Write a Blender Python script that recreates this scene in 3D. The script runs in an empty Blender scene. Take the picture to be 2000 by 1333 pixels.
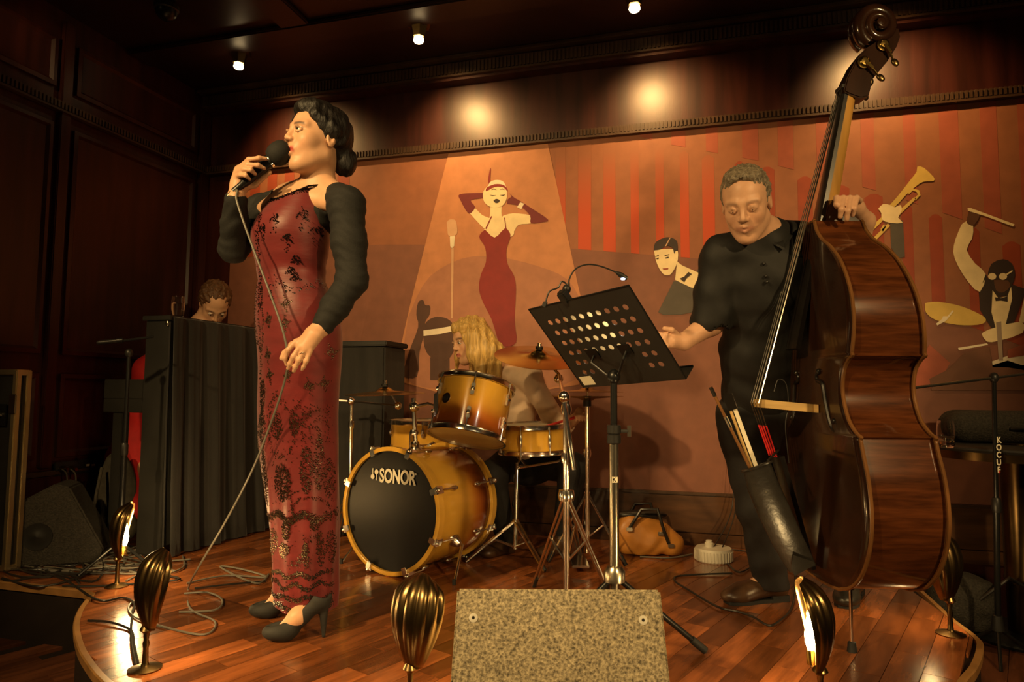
import bpy, bmesh, math, random
import numpy as np
from mathutils import Vector, Matrix
random.seed(7); np.random.seed(7)
SC = bpy.context.scene
COL = SC.collection
# ------------------------------------------------------------------ camera
F_PX = 1320.0; PITCH = math.radians(4.3); ROLL = math.radians(0.4); YAW = math.radians(15.9)
CAM = Vector((0, 0, 1.08))
FW = Vector((-math.sin(YAW)*math.cos(PITCH), math.cos(YAW)*math.cos(PITCH), math.sin(PITCH)))
_rt = Vector((math.cos(YAW), math.sin(YAW), 0)); _up = _rt.cross(FW)
RT = _rt*math.cos(ROLL) + _up*math.sin(ROLL)
UP = -_rt*math.sin(ROLL) + _up*math.cos(ROLL)
cd = bpy.data.cameras.new('camera'); cam = bpy.data.objects.new('camera', cd); COL.objects.link(cam)
cd.sensor_width = 36; cd.lens = 36*F_PX/2000; cd.clip_start = .02; cd.clip_end = 60
cam.matrix_world = Matrix((( RT.x, UP.x, -FW.x, CAM.x), (RT.y, UP.y, -FW.y, CAM.y), (RT.z, UP.z, -FW.z, CAM.z), (0,0,0,1)))
SC.camera = cam
# ------------------------------------------------------------------ world, light, exposure
w = bpy.data.worlds.new('world'); SC.world = w; w.use_nodes = True
w.node_tree.nodes['Background'].inputs[0].default_value = (1.0, .62, .32, 1)
w.node_tree.nodes['Background'].inputs[1].default_value = .012
SC.view_settings.view_transform = 'Standard'; SC.view_settings.look = 'None'
SC.view_settings.exposure = 0.0; SC.view_settings.gamma = 1.0; SC.view_settings.use_curve_mapping = False
WARM = (1.0, .66, .27)
def spot(name, loc, target, watts, angle, blend=.6, size=.06, col=WARM):
    l = bpy.data.lights.new(name, 'SPOT'); l.energy = watts; l.color = col
    l.spot_size = math.radians(angle); l.spot_blend = blend; l.shadow_soft_size = size
    o = bpy.data.objects.new(name, l); COL.objects.link(o); o.location = loc
    o.rotation_euler = (Vector(target)-Vector(loc)).to_track_quat('-Z', 'Y').to_euler()
    return o
spot('stage_spot_light', (-2.2, -.9, 3.0), (-1.2, 2.4, 1.05), 540, 68, .95, .07)
spot('stage_spot_light', (2.1, -.1, 2.4), (.15, 2.5, 1.2), 300, 58, .6, .08)
spot('stage_spot_light', (-1.15, -.8, 3.02), (-.8, 3.0, .9), 215, 40, .8, .07)
# ------------------------------------------------------------------ pixel helpers (2000 x 1333 frame)
def ray(x, y): return FW + RT*((x-1000)/F_PX) - UP*((y-666.5)/F_PX)
def PZ(x, y, z): d = ray(x, y); return CAM + d*((z-CAM.z)/d.z)
def PY(x, y, Y): d = ray(x, y); return CAM + d*((Y-CAM.y)/d.y)
def PX(x, y, X): d = ray(x, y); return CAM + d*((X-CAM.x)/d.x)
def PD(x, y, t): return CAM + ray(x, y)*t
def V(*a): return Vector(a)
# ------------------------------------------------------------------ materials
MATS = {}
def nd(nt, t, **kw):
    n = nt.nodes.new(t)
    for k, v in kw.items(): setattr(n, k, v)
    return n
def mat(name, col, rough=.5, metal=0., var=0., vscale=8., bump=0., bscale=60., stretch=(1,1,1), spec=.5, rnd=0., coat=0., emit=None, estr=0., trans=0., ior=1.45, attr=None, sheen=0.):
    """principled material with procedural colour variation (noise), per object variation (rnd) and fine relief (bump)"""
    m = bpy.data.materials.new(name); m.use_nodes = True; nt = m.node_tree
    b = nt.nodes['Principled BSDF']; L = nt.links.new
    b.inputs['Base Color'].default_value = (*col, 1); b.inputs['Roughness'].default_value = rough
    b.inputs['Metallic'].default_value = metal; b.inputs['Specular IOR Level'].default_value = spec
    b.inputs['Coat Weight'].default_value = coat; b.inputs['Coat Roughness'].default_value = .08
    b.inputs['Transmission Weight'].default_value = trans; b.inputs['IOR'].default_value = ior
    b.inputs['Sheen Weight'].default_value = sheen
    if emit: b.inputs['Emission Color'].default_value = (*emit, 1); b.inputs['Emission Strength'].default_value = estr
    src = None
    tc = nd(nt, 'ShaderNodeTexCoord'); mp = nd(nt, 'ShaderNodeMapping'); L(tc.outputs['Object'], mp.inputs[0])
    mp.inputs['Scale'].default_value = stretch
    if attr:
        a = nd(nt, 'ShaderNodeAttribute', attribute_name=attr); src = a.outputs['Color']
    if var > 0:
        n = nd(nt, 'ShaderNodeTexNoise'); n.inputs['Scale'].default_value = vscale; n.inputs['Detail'].default_value = 5
        L(mp.outputs[0], n.inputs['Vector'])
        mr = nd(nt, 'ShaderNodeMapRange'); mr.inputs[1].default_value = .3; mr.inputs[2].default_value = .7
        mr.inputs[3].default_value = 1-var; mr.inputs[4].default_value = 1+var; L(n.outputs['Fac'], mr.inputs[0])
        fac = mr.outputs[0]
        if rnd > 0:
            oi = nd(nt, 'ShaderNodeObjectInfo'); m2 = nd(nt, 'ShaderNodeMapRange')
            m2.inputs[3].default_value = 1-rnd; m2.inputs[4].default_value = 1+rnd; L(oi.outputs['Random'], m2.inputs[0])
            mu = nd(nt, 'ShaderNodeMath', operation='MULTIPLY'); L(fac, mu.inputs[0]); L(m2.outputs[0], mu.inputs[1]); fac = mu.outputs[0]
        vm = nd(nt, 'ShaderNodeVectorMath', operation='SCALE')
        if src: L(src, vm.inputs[0])
        else: vm.inputs[0].default_value = col
        L(fac, vm.inputs['Scale']); src = vm.outputs[0]
    if src: L(src, b.inputs['Base Color'])
    if bump > 0:
        n2 = nd(nt, 'ShaderNodeTexNoise'); n2.inputs['Scale'].default_value = bscale; n2.inputs['Detail'].default_value = 4
        L(mp.outputs[0], n2.inputs['Vector'])
        bp = nd(nt, 'ShaderNodeBump'); bp.inputs['Strength'].default_value = bump; bp.inputs['Distance'].default_value = .01
        L(n2.outputs['Fac'], bp.inputs['Height']); L(bp.outputs[0], b.inputs['Normal'])
    MATS[name] = m
    return m
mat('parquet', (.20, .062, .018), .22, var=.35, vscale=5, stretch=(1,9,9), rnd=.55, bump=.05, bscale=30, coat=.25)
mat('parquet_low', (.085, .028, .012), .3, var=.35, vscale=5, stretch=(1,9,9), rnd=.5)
mat('stage_base', (.012, .007, .005), .6, var=.2)
mat('stage_trim', (.30, .15, .05), .3, var=.25, vscale=10)
mat('wall_wood', (.040, .0085, .0055), .38, var=.4, vscale=3, stretch=(6,6,.6), bump=.03)
mat('trim_wood', (.055, .028, .015), .35, var=.3)
mat('base_wood', (.075, .032, .013), .35, var=.35, vscale=4, stretch=(1,1,6))
mat('ceil_wood', (.022, .008, .006), .4, var=.3, vscale=3)
mat('brass', (.62, .42, .13), .22, 1., var=.15, vscale=20)
mat('old_brass', (.25, .165, .07), .31, 1., var=.3, vscale=14)
mat('dark_brass', (.10, .062, .025), .3, 1., var=.3, vscale=9)
mat('chrome', (.80, .76, .68), .19, 1., var=.06, vscale=10)
mat('steel', (.45, .41, .33), .28, 1., var=.1)
mat('black_metal', (.012, .012, .012), .32, .3, var=.2)
mat('black_plastic', (.014, .013, .012), .42, var=.2)
mat('black_paint', (.016, .015, .013), .5, var=.25, vscale=5)
mat('velvet', (.012, .0105, .009), .85, var=.35, vscale=25, stretch=(1,1,.1), bump=.1, sheen=.15)
mat('rubber', (.01, .01, .01), .6, var=.2)
mat('cable', (.018, .016, .014), .38, var=.25)
mat('cable_grey', (.12, .11, .09), .45, var=.2)
mat('glass', (1, 1, 1), .02, trans=1., ior=1.45)
mat('water', (.95, .95, .9), .02, trans=1., ior=1.33)
mat('bulb', (1, .8, .45), .4, emit=(1, .72, .32), estr=60)
mat('bulb_soft', (1, .8, .45), .4, emit=(1, .70, .34), estr=14)
mat('led', (.6, .7, 1), .3, emit=(.55, .68, 1), estr=6)
mat('white_plastic', (.62, .58, .48), .5, var=.1)
mat('off_white', (.72, .66, .5), .6, var=.06)
mat('red_plastic', (.5, .02, .015), .4, var=.1)
# ------------------------------------------------------------------ mesh builder
class MB:
    def __init__(s): s.v = []; s.f = []; s.mi = []; s.cur = 0
    def add(s, vs, fs):
        o = len(s.v); s.v += [tuple(v) for v in vs]; s.f += [tuple(i+o for i in f) for f in fs]; s.mi += [s.cur]*len(fs); return s
    def box(s, c, size, R=None):
        R = R or Matrix.Identity(3); c = Vector(c); h = Vector(size)*.5
        vs = [c + R @ Vector((x*h.x, y*h.y, z*h.z)) for z in (-1,1) for y in (-1,1) for x in (-1,1)]
        return s.add(vs, [(0,2,3,1),(4,5,7,6),(0,1,5,4),(2,6,7,3),(0,4,6,2),(1,3,7,5)])
    def rings(s, rings, cap=True, closed=False):
        n = len(rings[0]); vs = [p for r in rings for p in r]; fs = []
        m = len(rings)
        for i in range(m if closed else m-1):
            a = i*n; b = ((i+1) % m)*n
            for j in range(n): fs.append((a+j, a+(j+1) % n, b+(j+1) % n, b+j))
        if cap and not closed: fs += [tuple(range(n-1, -1, -1)), tuple(range((m-1)*n, m*n))]
        return s.add(vs, fs)
    def tube(s, pts, r, seg=8, cap=True, closed=False):
        pts = [Vector(p) for p in pts]; m = len(pts)
        rs = list(r) if isinstance(r, (list, tuple)) else [r]*m
        T = []
        for i in range(m):
            if closed: t = pts[(i+1) % m]-pts[i-1]
            else: t = pts[min(i+1, m-1)]-pts[max(i-1, 0)]
            T.append(t.normalized() if t.length > 1e-9 else Vector((0,0,1)))
        n = T[0].orthogonal().normalized(); R = []
        for i in range(m):
            n = (n - T[i]*n.dot(T[i])); n = n.normalized() if n.length > 1e-6 else T[i].orthogonal().normalized()
            b = T[i].cross(n)
            R.append([pts[i] + (n*math.cos(a)+b*math.sin(a))*rs[i] for a in [2*math.pi*k/seg for k in range(seg)]])
        return s.rings(R, cap, closed)
    def lathe(s, prof, c=(0,0,0), axis=(0,0,1), seg=24, closed=False):
        c = Vector(c); a = Vector(axis).normalized(); x = a.orthogonal().normalized(); y = a.cross(x)
        R = [[c + a*h + (x*math.cos(t)+y*math.sin(t))*max(r, 1e-4) for t in [2*math.pi*k/seg for k in range(seg)]] for r, h in prof]
        return s.rings(R, not closed, closed)
    def cyl(s, a, b, r, seg=12, r2=None): return s.tube([a, b], [r, r if r2 is None else r2], seg)
    def ball(s, c, r, R=None, seg=14, rg=9):
        c = Vector(c); r = Vector(r) if isinstance(r, (tuple, list, Vector)) else Vector((r,r,r)); R = R or Matrix.Identity(3)
        rr = []
        for i in range(rg):
            t = math.pi*(i+.02)/(rg-1+.04); rr.append([c + R @ Vector((r.x*math.sin(t)*math.cos(q), r.y*math.sin(t)*math.sin(q), -r.z*math.cos(t))) for q in [2*math.pi*k/seg for k in range(seg)]])
        return s.rings(rr)
    def prism(s, poly, d):
        n = len(poly); d = Vector(d); a = [Vector(p) for p in poly]
        return s.add(a+[p+d for p in a], [tuple(range(n-1,-1,-1)), tuple(range(n, 2*n))] + [(i, (i+1) % n, n+(i+1) % n, n+i) for i in range(n)])
    def build(s, name, m, parent=None, smooth=True, ang=40, bevel=0, fixn=True):
        me = bpy.data.meshes.new(name); me.from_pydata(s.v, [], s.f)
        ms = m if isinstance(m, (list, tuple)) else [m]
        for q in ms: me.materials.append(MATS[q])
        if len(ms) > 1:
            for p, k in zip(me.polygons, s.mi): p.material_index = k
        if fixn or bevel:
            bm = bmesh.new(); bm.from_mesh(me)
            if bevel:
                es = [e for e in bm.edges if len(e.link_faces) == 2 and e.calc_face_angle() > .6]
                bmesh.ops.bevel(bm, geom=es, offset=bevel, segments=2, affect='EDGES', clamp_overlap=True)
            if fixn: bmesh.ops.recalc_face_normals(bm, faces=bm.faces)
            bm.to_mesh(me); bm.free()
        if smooth:
            me.shade_smooth(); me.set_sharp_from_angle(angle=math.radians(ang))
        return link(name, me, parent)
def link(name, me, parent=None):
    o = bpy.data.objects.new(name, me); COL.objects.link(o)
    if parent is not None: setp(o, parent)
    return o
def wm(o):
    m = o.matrix_basis.copy()
    return (wm(o.parent) @ o.matrix_parent_inverse @ m) if o.parent else m
def setp(o, parent): o.parent = parent; o.matrix_parent_inverse = wm(parent).inverted()
def tag(o, label, cat, group=None, kind=None):
    o['label'] = label; o['category'] = cat
    if group: o['group'] = group
    if kind: o['kind'] = kind
    return o
def thing(name, label, cat, loc=(0,0,0), group=None):
    o = bpy.data.objects.new(name, None); COL.objects.link(o); o.location = loc; o.empty_display_size = .1
    return tag(o, label, cat, group)
def struct(o): o['kind'] = 'structure'; return o
def frame3(x, y, z): return Matrix((x, y, z)).transposed()
def spline(pts, n=8):
    """Catmull-Rom through points (tuples of any length)"""
    P = [np.array(p, float) for p in pts]; out = []
    for i in range(len(P)-1):
        p0 = P[max(i-1,0)]; p1 = P[i]; p2 = P[i+1]; p3 = P[min(i+2, len(P)-1)]
        for k in range(n):
            t = k/n; out.append(.5*((2*p1)+(p2-p0)*t+(2*p0-5*p1+4*p2-p3)*t*t+(3*p1-p0-3*p2+p3)*t**3))
    out.append(P[-1]); return [tuple(q) for q in out]
def clip_convex(poly, clip):
    """Sutherland-Hodgman, 2D, clip polygon counter-clockwise"""
    out = poly
    for i in range(len(clip)):
        a = clip[i]; b = clip[(i+1) % len(clip)]; inp = out; out = []
        if not inp: return []
        side = lambda p: (b[0]-a[0])*(p[1]-a[1])-(b[1]-a[1])*(p[0]-a[0])
        for j in range(len(inp)):
            p = inp[j]; q = inp[(j+1) % len(inp)]; sp = side(p); sq = side(q)
            if sp >= 0: out.append(p)
            if (sp > 0 and sq < 0) or (sp < 0 and sq > 0):
                t = sp/(sp-sq); out.append((p[0]+(q[0]-p[0])*t, p[1]+(q[1]-p[1])*t))
    return out
# ------------------------------------------------------------------ implicit surfaces (for bodies, hair, cloth)
def cone(a, b, ra, rb=None, k=.02, op='u'): return ('c', np.array(a, float), np.array(b, float), ra, ra if rb is None else rb, k, op)
def ell(c, r, R=None, k=.02, op='u'): return ('e', np.array(c, float), np.array(r, float), np.array(R if R is not None else np.eye(3), float), k, op)
def half(p, n, k=.004): return ('p', np.array(p, float), np.array(n, float)/np.linalg.norm(n), k, 'i')
def chain(pts, rs, k=.02, op='u'): return [cone(pts[i], pts[i+1], rs[i], rs[i+1], k, op) for i in range(len(pts)-1)]
def sd_eval(prims, P):
    d = np.full(len(P), 9., np.float64)
    for q in prims:
        if q[0] == 'c':
            a, b, ra, rb, k, op = q[1:]; ab = b-a; L = ab@ab
            t = np.clip(((P-a)@ab)/max(L, 1e-12), 0, 1); e = np.linalg.norm(P-(a+t[:,None]*ab), axis=1)-(ra+t*(rb-ra))
        elif q[0] == 'e':
            c, r, R, k, op = q[1:]; x = (P-c)@R
            k0 = np.linalg.norm(x/r, axis=1); k1 = np.linalg.norm(x/(r*r), axis=1); e = k0*(k0-1)/np.maximum(k1, 1e-9)
        else:
            p, n, k, op = q[1:]; e = (P-p)@n
        if op == 'u':
            h = np.clip(.5+.5*(d-e)/k, 0, 1); d = d*(1-h)+e*h-k*h*(1-h)
        elif op == 's':
            h = np.clip(.5-.5*(d+e)/k, 0, 1); d = d*(1-h)-e*h+k*h*(1-h)
        else:
            h = np.clip(.5-.5*(d-e)/k, 0, 1); d = d*(1-h)+e*h+k*h*(1-h)
    return d
def sd_mesh(prims, h, disp=None):
    lo = np.full(3, 9e9); hi = -lo
    for q in prims:
        if q[0] == 'c' and q[-1] == 'u':
            for c, r in ((q[1], q[3]), (q[2], q[4])): lo = np.minimum(lo, c-r); hi = np.maximum(hi, c+r)
        elif q[0] == 'e' and q[-1] == 'u':
            e = np.sqrt(((q[3]*q[2])**2).sum(1)); lo = np.minimum(lo, q[1]-e); hi = np.maximum(hi, q[1]+e)
    B = 4; lo = lo-6*h; nb = np.ceil((hi+6*h-lo)/(h*B)).astype(int)
    N = nb*B
    g = np.stack(np.meshgrid(*[(np.arange(n)+.5)*h*B for n in nb], indexing='ij'), -1).reshape(-1, 3)+lo
    dc = sd_eval(prims, g)
    F = np.repeat(np.repeat(np.repeat(dc.reshape(nb), B, 0), B, 1), B, 2)
    act = np.abs(dc) < 9*h+(.012 if disp else 0)
    ai = np.argwhere(act.reshape(nb))
    off = np.stack(np.meshgrid(*[np.arange(B)]*3, indexing='ij'), -1).reshape(-1, 3)
    idx = (ai[:,None,:]*B+off[None]).reshape(-1, 3)
    P = lo+(idx+.5)*h
    dv = np.concatenate([sd_eval(prims, c) for c in np.array_split(P, max(1, len(P)//400000))])
    if disp: dv = dv+disp(P)
    F[idx[:,0], idx[:,1], idx[:,2]] = dv
    S = F < 0
    c8 = [S[i:N[0]-1+i, j:N[1]-1+j, k:N[2]-1+k] for i in (0,1) for j in (0,1) for k in (0,1)]
    cnt = sum(c.astype(np.int8) for c in c8); mix = (cnt > 0) & (cnt < 8)
    cells = np.argwhere(mix); ids = np.full(mix.shape, -1, np.int64); ids[mix] = np.arange(len(cells))
    acc = np.zeros((len(cells), 3)); num = np.zeros(len(cells))
    cor = [(i,j,k) for i in (0,1) for j in (0,1) for k in (0,1)]
    for a in range(8):
        for ax in range(3):
            if cor[a][ax] == 0:
                b = list(cor[a]); b[ax] = 1
                A = cells+np.array(cor[a]); Bc = cells+np.array(b)
                fa = F[A[:,0],A[:,1],A[:,2]]; fb = F[Bc[:,0],Bc[:,1],Bc[:,2]]
                m = (fa < 0) != (fb < 0); t = np.where(m, fa/np.where(m, fa-fb, 1), 0)
                p = A.astype(float); p[:,ax] += t; acc[m] += p[m]; num[m] += 1
    vs = lo+(acc/num[:,None]+.5)*h
    faces = []
    for ax in range(3):
        o1, o2 = [(1,2),(2,0),(0,1)][ax]
        sl0 = [slice(1,-1)]*3; sl0[ax] = slice(0,-1); sl1 = [slice(1,-1)]*3; sl1[ax] = slice(1,None)
        s0 = S[tuple(sl0)]; s1 = S[tuple(sl1)]
        e = np.argwhere(s0 != s1)
        if not len(e): continue
        inside = s0[e[:,0],e[:,1],e[:,2]]
        base = e.copy()
        for q in range(3):
            if q != ax: base[:,q] += 1
        def cid(d1, d2):
            c = base.copy(); c[:,o1] += d1; c[:,o2] += d2; return ids[c[:,0],c[:,1],c[:,2]]
        quad = np.stack([cid(-1,-1), cid(0,-1), cid(0,0), cid(-1,0)], 1)
        quad[~inside] = quad[~inside][:, ::-1]
        faces.append(quad)
    fs = np.concatenate(faces); fs = fs[(fs >= 0).all(1)]
    return vs, fs
def sd_obj(name, prims, h, m, parent=None, disp=None, color=None):
    vs, fs = sd_mesh(prims, h, disp)
    me = bpy.data.meshes.new(name)
    me.vertices.add(len(vs)); me.vertices.foreach_set('co', vs.astype(np.float32).ravel())
    me.loops.add(len(fs)*4); me.loops.foreach_set('vertex_index', fs.astype(np.int32).ravel())
    me.polygons.add(len(fs)); me.polygons.foreach_set('loop_start', np.arange(0, len(fs)*4, 4, dtype=np.int32))
    me.update(calc_edges=True); me.validate()
    if color is not None:
        ca = me.color_attributes.new('Col', 'FLOAT_COLOR', 'POINT')
        ca.data.foreach_set('color', np.concatenate([color(vs), np.ones((len(vs),1))], 1).astype(np.float32).ravel())
    me.materials.append(MATS[m]); me.shade_smooth()
    return link(name, me, parent)
# ================================================================== the room
ZS = .25                      # top of the stage
YB = 3.905; XL = -3.372; ZC = 3.16
m = MB().box((-.6, 2.0, -.03), (6.2, 6.4, .06)); floor = struct(m.build('floor', 'stage_base', smooth=False))
# --- stage platform with a rounded front
right = [(.87,3.9),(-2.41,3.9),(-2.41,2.26)]
curve = [(-2.41,2.26),(-2.293,2.10),(-2.167,1.965),(-2.034,1.852),(-1.859,1.726),(-1.6,1.58),(-1.25,1.46),(-.8,1.40),(-.35,1.42),(.05,1.56),(.36,1.79),(.58,2.05),(.701,2.306),(.776,2.44),(.85,2.608),(.881,2.723),(.87,2.9)]
cv = spline(curve, 5)
main = [(.87,3.9),(-2.41,3.9)] + cv             # counter-clockwise
wing = [(-2.41,2.27),(-2.41,3.9),(-3.36,3.9),(-3.36,2.27)][::-1]
wing = [(-3.36,2.27),(-2.41,2.27),(-2.41,3.9),(-3.36,3.9)]
st = MB().prism([V(x,y,0) for x,y in main], (0,0,ZS-.014)).prism([V(x,y,0) for x,y in wing], (0,0,ZS-.014))
stage = struct(st.build('floor_stage', 'stage_base', smooth=False))
e = MB()
edge = [(-3.36,2.27),(-2.47,2.27)] + cv[1:] + [(.87,3.88)]
e.rings([[V(x+nx*q, y+ny*q, ZS+z) for q, z in ((-.008,-.03),(.010,-.03),(.012,-.002),(.008,.002),(-.008,.002))] for (x, y, nx, ny) in
   [(edge[i][0], edge[i][1], *(lambda t: (t[1], -t[0]))((Vector(edge[min(i+1,len(edge)-1)])-Vector(edge[max(i-1,0)])).normalized())) for i in range(len(edge))]])
e.build('edge_strip', 'stage_trim', stage)
PA = math.radians(90-21.2); pd = Vector((math.cos(PA), math.sin(PA))); pn = Vector((-pd.y, pd.x))
def planks(parent, poly, mt, z, W, L, name='plank', keep=None):
    bl = {}
    for i in range(-60, 60):
        offs = (i*.37 % 1)*L
        for j in range(-14, 14):
            u0 = j*L+offs; v0 = i*W
            quad = [pd*u+pn*v for u, v in ((u0+.001,v0+.001),(u0+L-.001,v0+.001),(u0+L-.001,v0+W-.001),(u0+.001,v0+W-.001))]
            quad = [(q.x, q.y) for q in quad]
            c = clip_convex(quad, poly)
            if len(c) < 3: continue
            ar = abs(sum(c[k][0]*c[(k+1)%len(c)][1]-c[(k+1)%len(c)][0]*c[k][1] for k in range(len(c))))/2
            if ar < W*L*.04: continue
            if keep and not keep(c): continue
            full = ar > W*L*.985
            o = pd*u0+pn*v0
            if full and 'me' in bl: me = bl['me']
            else:
                b = MB().prism([(Vector(q)-o).to_3d() for q in c], (0,0,.0135)); me = bpy.data.meshes.new(name)
                R = Matrix.Rotation(-PA, 3, 'Z')
                me.from_pydata([R @ Vector(q) for q in b.v], [], b.f); me.materials.append(MATS[mt])
                if full: bl['me'] = me
            ob = bpy.data.objects.new(name, me); COL.objects.link(ob)
            ob.location = (o.x, o.y, z-.0135); ob.rotation_euler = (0,0,PA); setp(ob, parent)
planks(stage, main, 'parquet', ZS, .092, .42)
planks(stage, wing, 'parquet', ZS, .092, .42)
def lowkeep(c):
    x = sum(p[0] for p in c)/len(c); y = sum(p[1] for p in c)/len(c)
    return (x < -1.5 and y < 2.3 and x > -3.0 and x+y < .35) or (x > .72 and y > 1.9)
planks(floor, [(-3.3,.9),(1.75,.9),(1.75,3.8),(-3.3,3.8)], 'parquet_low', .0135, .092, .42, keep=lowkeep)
# --- back wall
wb = struct(MB().box((-.7, YB+.06, 1.6), (5.6, .1, 3.2)).build('wall_back', 'wall_wood', smooth=False))
def boxw(parent, name, x0, x1, y0, y1, z0, z1, mt, bevel=0): return MB().box(((x0+x1)/2,(y0+y1)/2,(z0+z1)/2),(x1-x0,y1-y0,z1-z0)).build(name, mt, parent, smooth=bool(bevel), bevel=bevel)
bb = struct(boxw(None, 'baseboard_back', -2.41, 2.0, YB-.02, YB+.011, ZS, .315, 'base_wood', .004))
boxw(bb, 'dado_panel', -2.9, 2.0, YB-.012, YB+.011, .319, .521, 'base_wood', .003)
boxw(bb, 'dado_rail', -2.9, 2.0, YB-.026, YB+.011, .521, .537, 'trim_wood', .004)
def dentils(name, a, b, z0, z1, out, step, depth):
    """ribbed moulding strip between two points at wall height z0..z1"""
    a = Vector(a); b = Vector(b); d = (b-a).normalized(); L = (b-a).length; o = Vector(out)
    R = frame3(d, o, V(0,0,1)); mb = MB()
    mid = (a+b)/2
    mb.box(mid+o*(depth*.35)+V(0,0,(z0+z1)/2), (L, depth*.7, z1-z0), R)
    mb.box(mid+o*(depth*.5)+V(0,0,z0-.008), (L, depth*1.0, .012), R)
    n = int(L/step)
    for i in range(n):
        mb.box(a+d*((i+.5)*L/n)+o*(depth*.55)+V(0,0,(z0+z1)/2), (step*.5, depth*.9, (z1-z0)*.92), R)
    return struct(mb.build(name, 'trim_wood', smooth=False))
dentils('trim_1', (XL+.03,YB,0), (2.1,YB,0), 2.60, 2.642, (0,-1,0), .0215, .035)
dentils('trim_2', (XL,.6,0), (XL,YB-.03,0), 2.60, 2.642, (1,0,0), .0215, .035)
c1 = dentils('trim_3', (XL+.03,YB-.07,0), (2.1,YB-.07,0), 3.05, 3.12, (0,-1,0), .024, .03)
boxw(c1, 'cornice_bed', XL, 2.1, YB-.075, YB+.011, 3.02, 3.16, 'wall_wood')
boxw(c1, 'cornice_lip', XL, 2.1, YB-.13, YB-.05, 3.135, 3.16, 'trim_wood', .006)
# --- left wall with wood panelling
wl = struct(MB().box((XL-.06, 2.2, 1.6), (.1, 3.6, 3.2)).build('wall_left', 'wall_wood', smooth=False))
def wpanel(y0, y1, z0, z1, name='panel'):
    mb = MB(); x = XL-.012
    fr = [(0,.0),(.0,.022),(.022,.026),(.036,.012),(.05,.010)]     # inset, height of the bead frame
    R = []
    for ins, h in fr: R.append([V(x+h, y0+ins, z0+ins), V(x+h, y1-ins, z0+ins), V(x+h, y1-ins, z1-ins), V(x+h, y0+ins, z1-ins)])
    mb.rings(R); return mb.build(name, 'wall_wood', wl, ang=20)
for y0, y1 in ((1.05,1.80),(1.90,2.74),(2.865,3.79)):
    wpanel(y0, y1, 1.265, 2.52); wpanel(y0, y1, .71, 1.16); wpanel(y0, y1, 2.72, 3.0)
for y in (1.85, 2.80): boxw(wl, 'pilaster', XL-.011, XL+.022, y-.032, y+.032, .66, 3.1, 'wall_wood', .005)
boxw(wl, 'corner_post', XL-.011, XL+.03, 3.83, YB, .25, 3.1, 'wall_wood', .005)
bl = struct(boxw(None, 'baseboard_left', XL-.011, XL+.03, .5, YB-.03, ZS, .615, 'wall_wood', .004))
boxw(bl, 'dado_rail', XL-.011, XL+.045, .5, YB-.03, .62, .645, 'trim_wood', .006)
# --- ceiling
ce = struct(MB().box((-.7, 2.0, ZC+.05), (5.8, 4.4, .1)).build('ceiling', 'ceil_wood', smooth=False))
yb1 = PZ(660, 58, ZC-.03).y
for y in (yb1, yb1-1.35): 
    boxw(ce, 'beam', XL, 2.1, y-.09, y+.09, ZC-.03, ZC, 'ceil_wood', .008); boxw(ce, 'beam_bead', XL, 2.1, y+.09, y+.115, ZC-.016, ZC, 'ceil_wood', .005)
for x in (-2.2, -.2): boxw(ce, 'beam', x-.09, x+.09, .2, yb1-.09, ZC-.03, ZC, 'ceil_wood', .008)
# --- ceiling spot lamps (hexagonal brass housings) washing the back wall
def hexa(c, r0, r1, z0, z1): return [[V(c[0]+r*math.cos(a), c[1]+r*math.sin(a), z) for a in [math.pi/3*k for k in range(6)]] for r, z in ((r0,z0),(r1,z1))]
LX = [-2.72, -1.526, -.321, .88]
for i, x in enumerate(LX):
    y = 3.39
    t = thing('ceiling_lamp', ['brass hexagonal ceiling lamp above the singer and the dark corner', 'brass hexagonal ceiling lamp in line with the painted flapper', 'brass hexagonal ceiling lamp in line with the painted man in tuxedo', 'brass hexagonal ceiling lamp above the double bass scroll'][i], 'ceiling lamp', (x,y,ZC), 'ceiling lamps before the back wall')
    b = MB(); b.rings(hexa((x,y), .075, .07, ZC, ZC-.018)); b.rings(hexa((x,y), .052, .036, ZC-.018, ZC-.085)); b.build('housing', 'old_brass', t, smooth=False)
    MB().lathe([(.001,0),(.024,.002),(.03,.012),(.026,.03),(.02,.04)], (x,y,ZC-.117), (0,0,1), 16).build('bulb', 'bulb_soft', t)
    spot('ceiling_lamp_light', (x+.01, y+.03, ZC-.125), (x+.13, YB, 2.50), 52, 105, 1., .03, (1.0,.58,.20))
t = thing('ceiling_lamp', 'brass ceiling lamp beside the panelled left wall', 'ceiling lamp', (-3.02,1.75,ZC), 'ceiling lamps before the back wall')
b = MB(); b.rings(hexa((-3.02,1.75), .075, .07, ZC, ZC-.018)); b.rings(hexa((-3.02,1.75), .052, .036, ZC-.018, ZC-.085)); b.build('housing', 'old_brass', t, smooth=False)
MB().lathe([(.001,0),(.024,.002),(.03,.012),(.026,.03),(.02,.04)], (-3.02,1.75,ZC-.117), (0,0,1), 16).build('bulb', 'bulb_soft', t)
spot('ceiling_lamp_light', (-3.02,1.80,ZC-.125), (XL, 2.93, 2.80), 14, 34, 1., .03)
# security dome on the ceiling
q = PZ(325, 18, ZC-.05); t = thing('dome_camera', 'small round dark security dome under the ceiling', 'security camera', (q.x,q.y,ZC))
MB().lathe([(.045,0),(.05,-.02),(.062,-.03),(.062,-.055),(.055,-.06)], (q.x,q.y,ZC)).build('mount', 'black_plastic', t)
MB().lathe([(.054,-.06),(.05,-.085),(.03,-.105),(.001,-.112)], (q.x,q.y,ZC)).build('dome', 'black_metal', t)
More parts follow.
